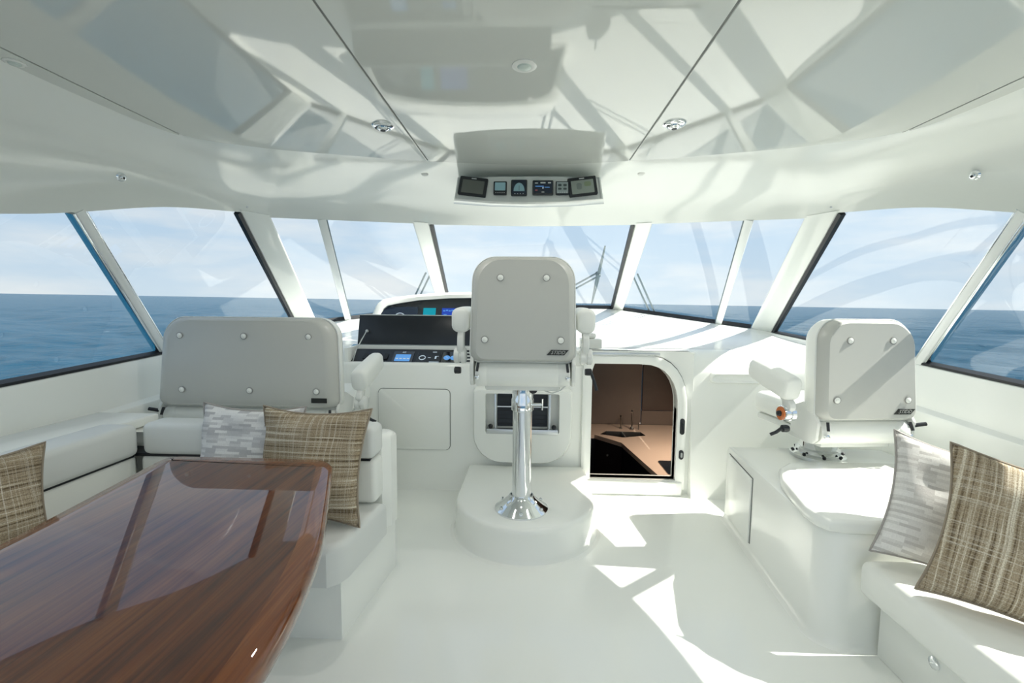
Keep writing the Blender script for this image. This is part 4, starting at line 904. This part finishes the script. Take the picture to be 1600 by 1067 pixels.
for k, (x_, y_) in enumerate(((-.03, .55), (-.03, -.5), (-1.15, .55), (1.1, .55), (-1.15, -.5), (1.1, -.5))):      # unseen fill lights, added behind the camera to brighten floor and console
    dome('ceiling_light', ('round flush fill light, added unseen at the %s end of the %s ceiling panel' % ('fore' if y_ > 0 else 'aft', 'centre' if abs(x_) < .1 else 'port' if x_ < 0 else 'starboard')), x_, y_, .042, watts=LW)
for s, side in ((-1, 'port'), (1, 'starboard')):
    o = thing('eyeball_light', 'chrome eyeball reading light in the %s ceiling panel' % side, 'lamp', (s * .652 - .026, 2.08, 2.10)); lamp_glow(o, 8.0, -.035, .02); lathe('bezel', [(.050, 0), (.050, -.004), (.042, -.010), (.033, -.011), (.030, -.004)], chrome, o)
    lathe('eyeball', [(.030, -.004), (.027, -.014), (.018, -.021), (.012, -.022)], chrome, o, (0, 0, 0), 'Z'); lathe('aperture', [(.013, -.021), (.011, -.0235)], black, o); lathe('side_slot', [(.010, -.006), (.009, -.013)], black, o, (-.026 * 1, -.004, -.001))
def cove_pt(t, u):      # point on the upper or lower cove
    if u <= 1: return ev(C0_, t).lerp(ev(C1_, t), u) + Vector((0, 0, 0.016 * (1 - (2 * u - 1) ** 2)))
    c = ev(T_, t); return ev(C1_, t).lerp(c, u - 1) + Vector((0.022 * (1 if c.x > 0 else -1) * min(1, abs(c.x) / 1.8) ** 2 * math.sin(math.pi * (u - 1)), 0, 0.018 * math.sin(math.pi * (u - 1))))
for s, side in ((-1, 'port'), (1, 'starboard')):
    p = cove_pt(s * 1.05, .4); o = thing('cove_light', 'tiny oval light in the cove on the %s side of the instrument pod' % side, 'lamp', p); lathe('bezel', [(.022, .004), (.022, -.004), (.014, -.006)], alu, o, (0, 0, 0), Vector((0, .3, 1)), 18)
    p = cove_pt(s * 5.35, 1.42); n = Vector((-s, -.35, -.35)).normalized(); o = thing('snap_hook', 'small chrome fitting on the cove above the %s side window' % side, 'fitting', p); lathe('hook_base', [(.022, -.006), (.022, .006), (.015, .012), (.012, .024), (.006, .028)], chrome, o, (0, 0, 0), n, 16); lathe('hook_hole', [(.006, .026), (.005, .030)], black, o, (0, 0, 0), n, 10)
    p = cove_pt(s * 3.75, 1.80); o = thing('cove_screw', 'tiny dark screw head at the top of the %s corner pillar' % side, 'screw', p); lathe('screw_head', [(.007, -.003), (.007, .003), (.003, .005)], steel, o, (0, 0, 0), Vector((-s * .6, -.7, -.3)), 10)

# ------------------------------------------------------------------ windshield wipers outside the glass
def wiper(label, ta, sa, side, blade=None):
    pass
def gp(t, v, out=.05):       # point outside the glass: station t, v from sill 0 to head 1
    return ev(S_, t).lerp(ev(T_, t), v) + outn(t if abs(t) > .3 else .3 * (1 if t >= 0 else -1)) * out
def make_wiper(label, arm0, arm1, blade0=None, blade1=None):
    a0, a1 = gp(*arm0), gp(*arm1); o = thing('windshield_wiper', label, 'wiper', a0)
    d = (a1 - a0); w = d.cross(outn(arm0[0] if abs(arm0[0]) > .3 else .3)).normalized() * .028
    tube('wiper_arm', [Vector((0, 0, 0)) - w, d - w], .009, wiperm, o, 8); tube('wiper_arm', [w, d + w], .009, wiperm, o, 8)
    lathe('spindle', [(.03, -.02), (.03, .02), (.02, .03)], wiperm, o, (0, 0, 0), outn(arm0[0] if abs(arm0[0]) > .3 else .3), 14)
    if blade0:
        b0, b1 = gp(*blade0) - a0, gp(*blade1) - a0; tube('wiper_blade', [b0, b0.lerp(b1, .45)], .008, wiperm, o, 8, .020); tube('wiper_blade', [b0.lerp(b1, .45), b1], .020, wiperm, o, 8, .007)
        tube('blade_spine', [b0.lerp(b1, .3), b0.lerp(b1, .5) + outn(.5) * .03, b0.lerp(b1, .75)], .012, wiperm, o, 8); lathe('blade_clip', [(.024, -.02), (.024, .02)], wiperm, o, tuple(d), outn(.5), 10)
    return o
make_wiper('windshield wiper with its blade upright outside the centre pane', (.15, -.02, .05), (.757, .445, .05), (.75, .0, .06), (.775, .75, .06))
make_wiper('folded windshield wiper arm outside the starboard quarter window', (2.27, -.06, .05), (1.95, .46, .05))
make_wiper('folded windshield wiper arm outside the port quarter window', (-2.27, -.06, .05), (-1.95, .46, .05))
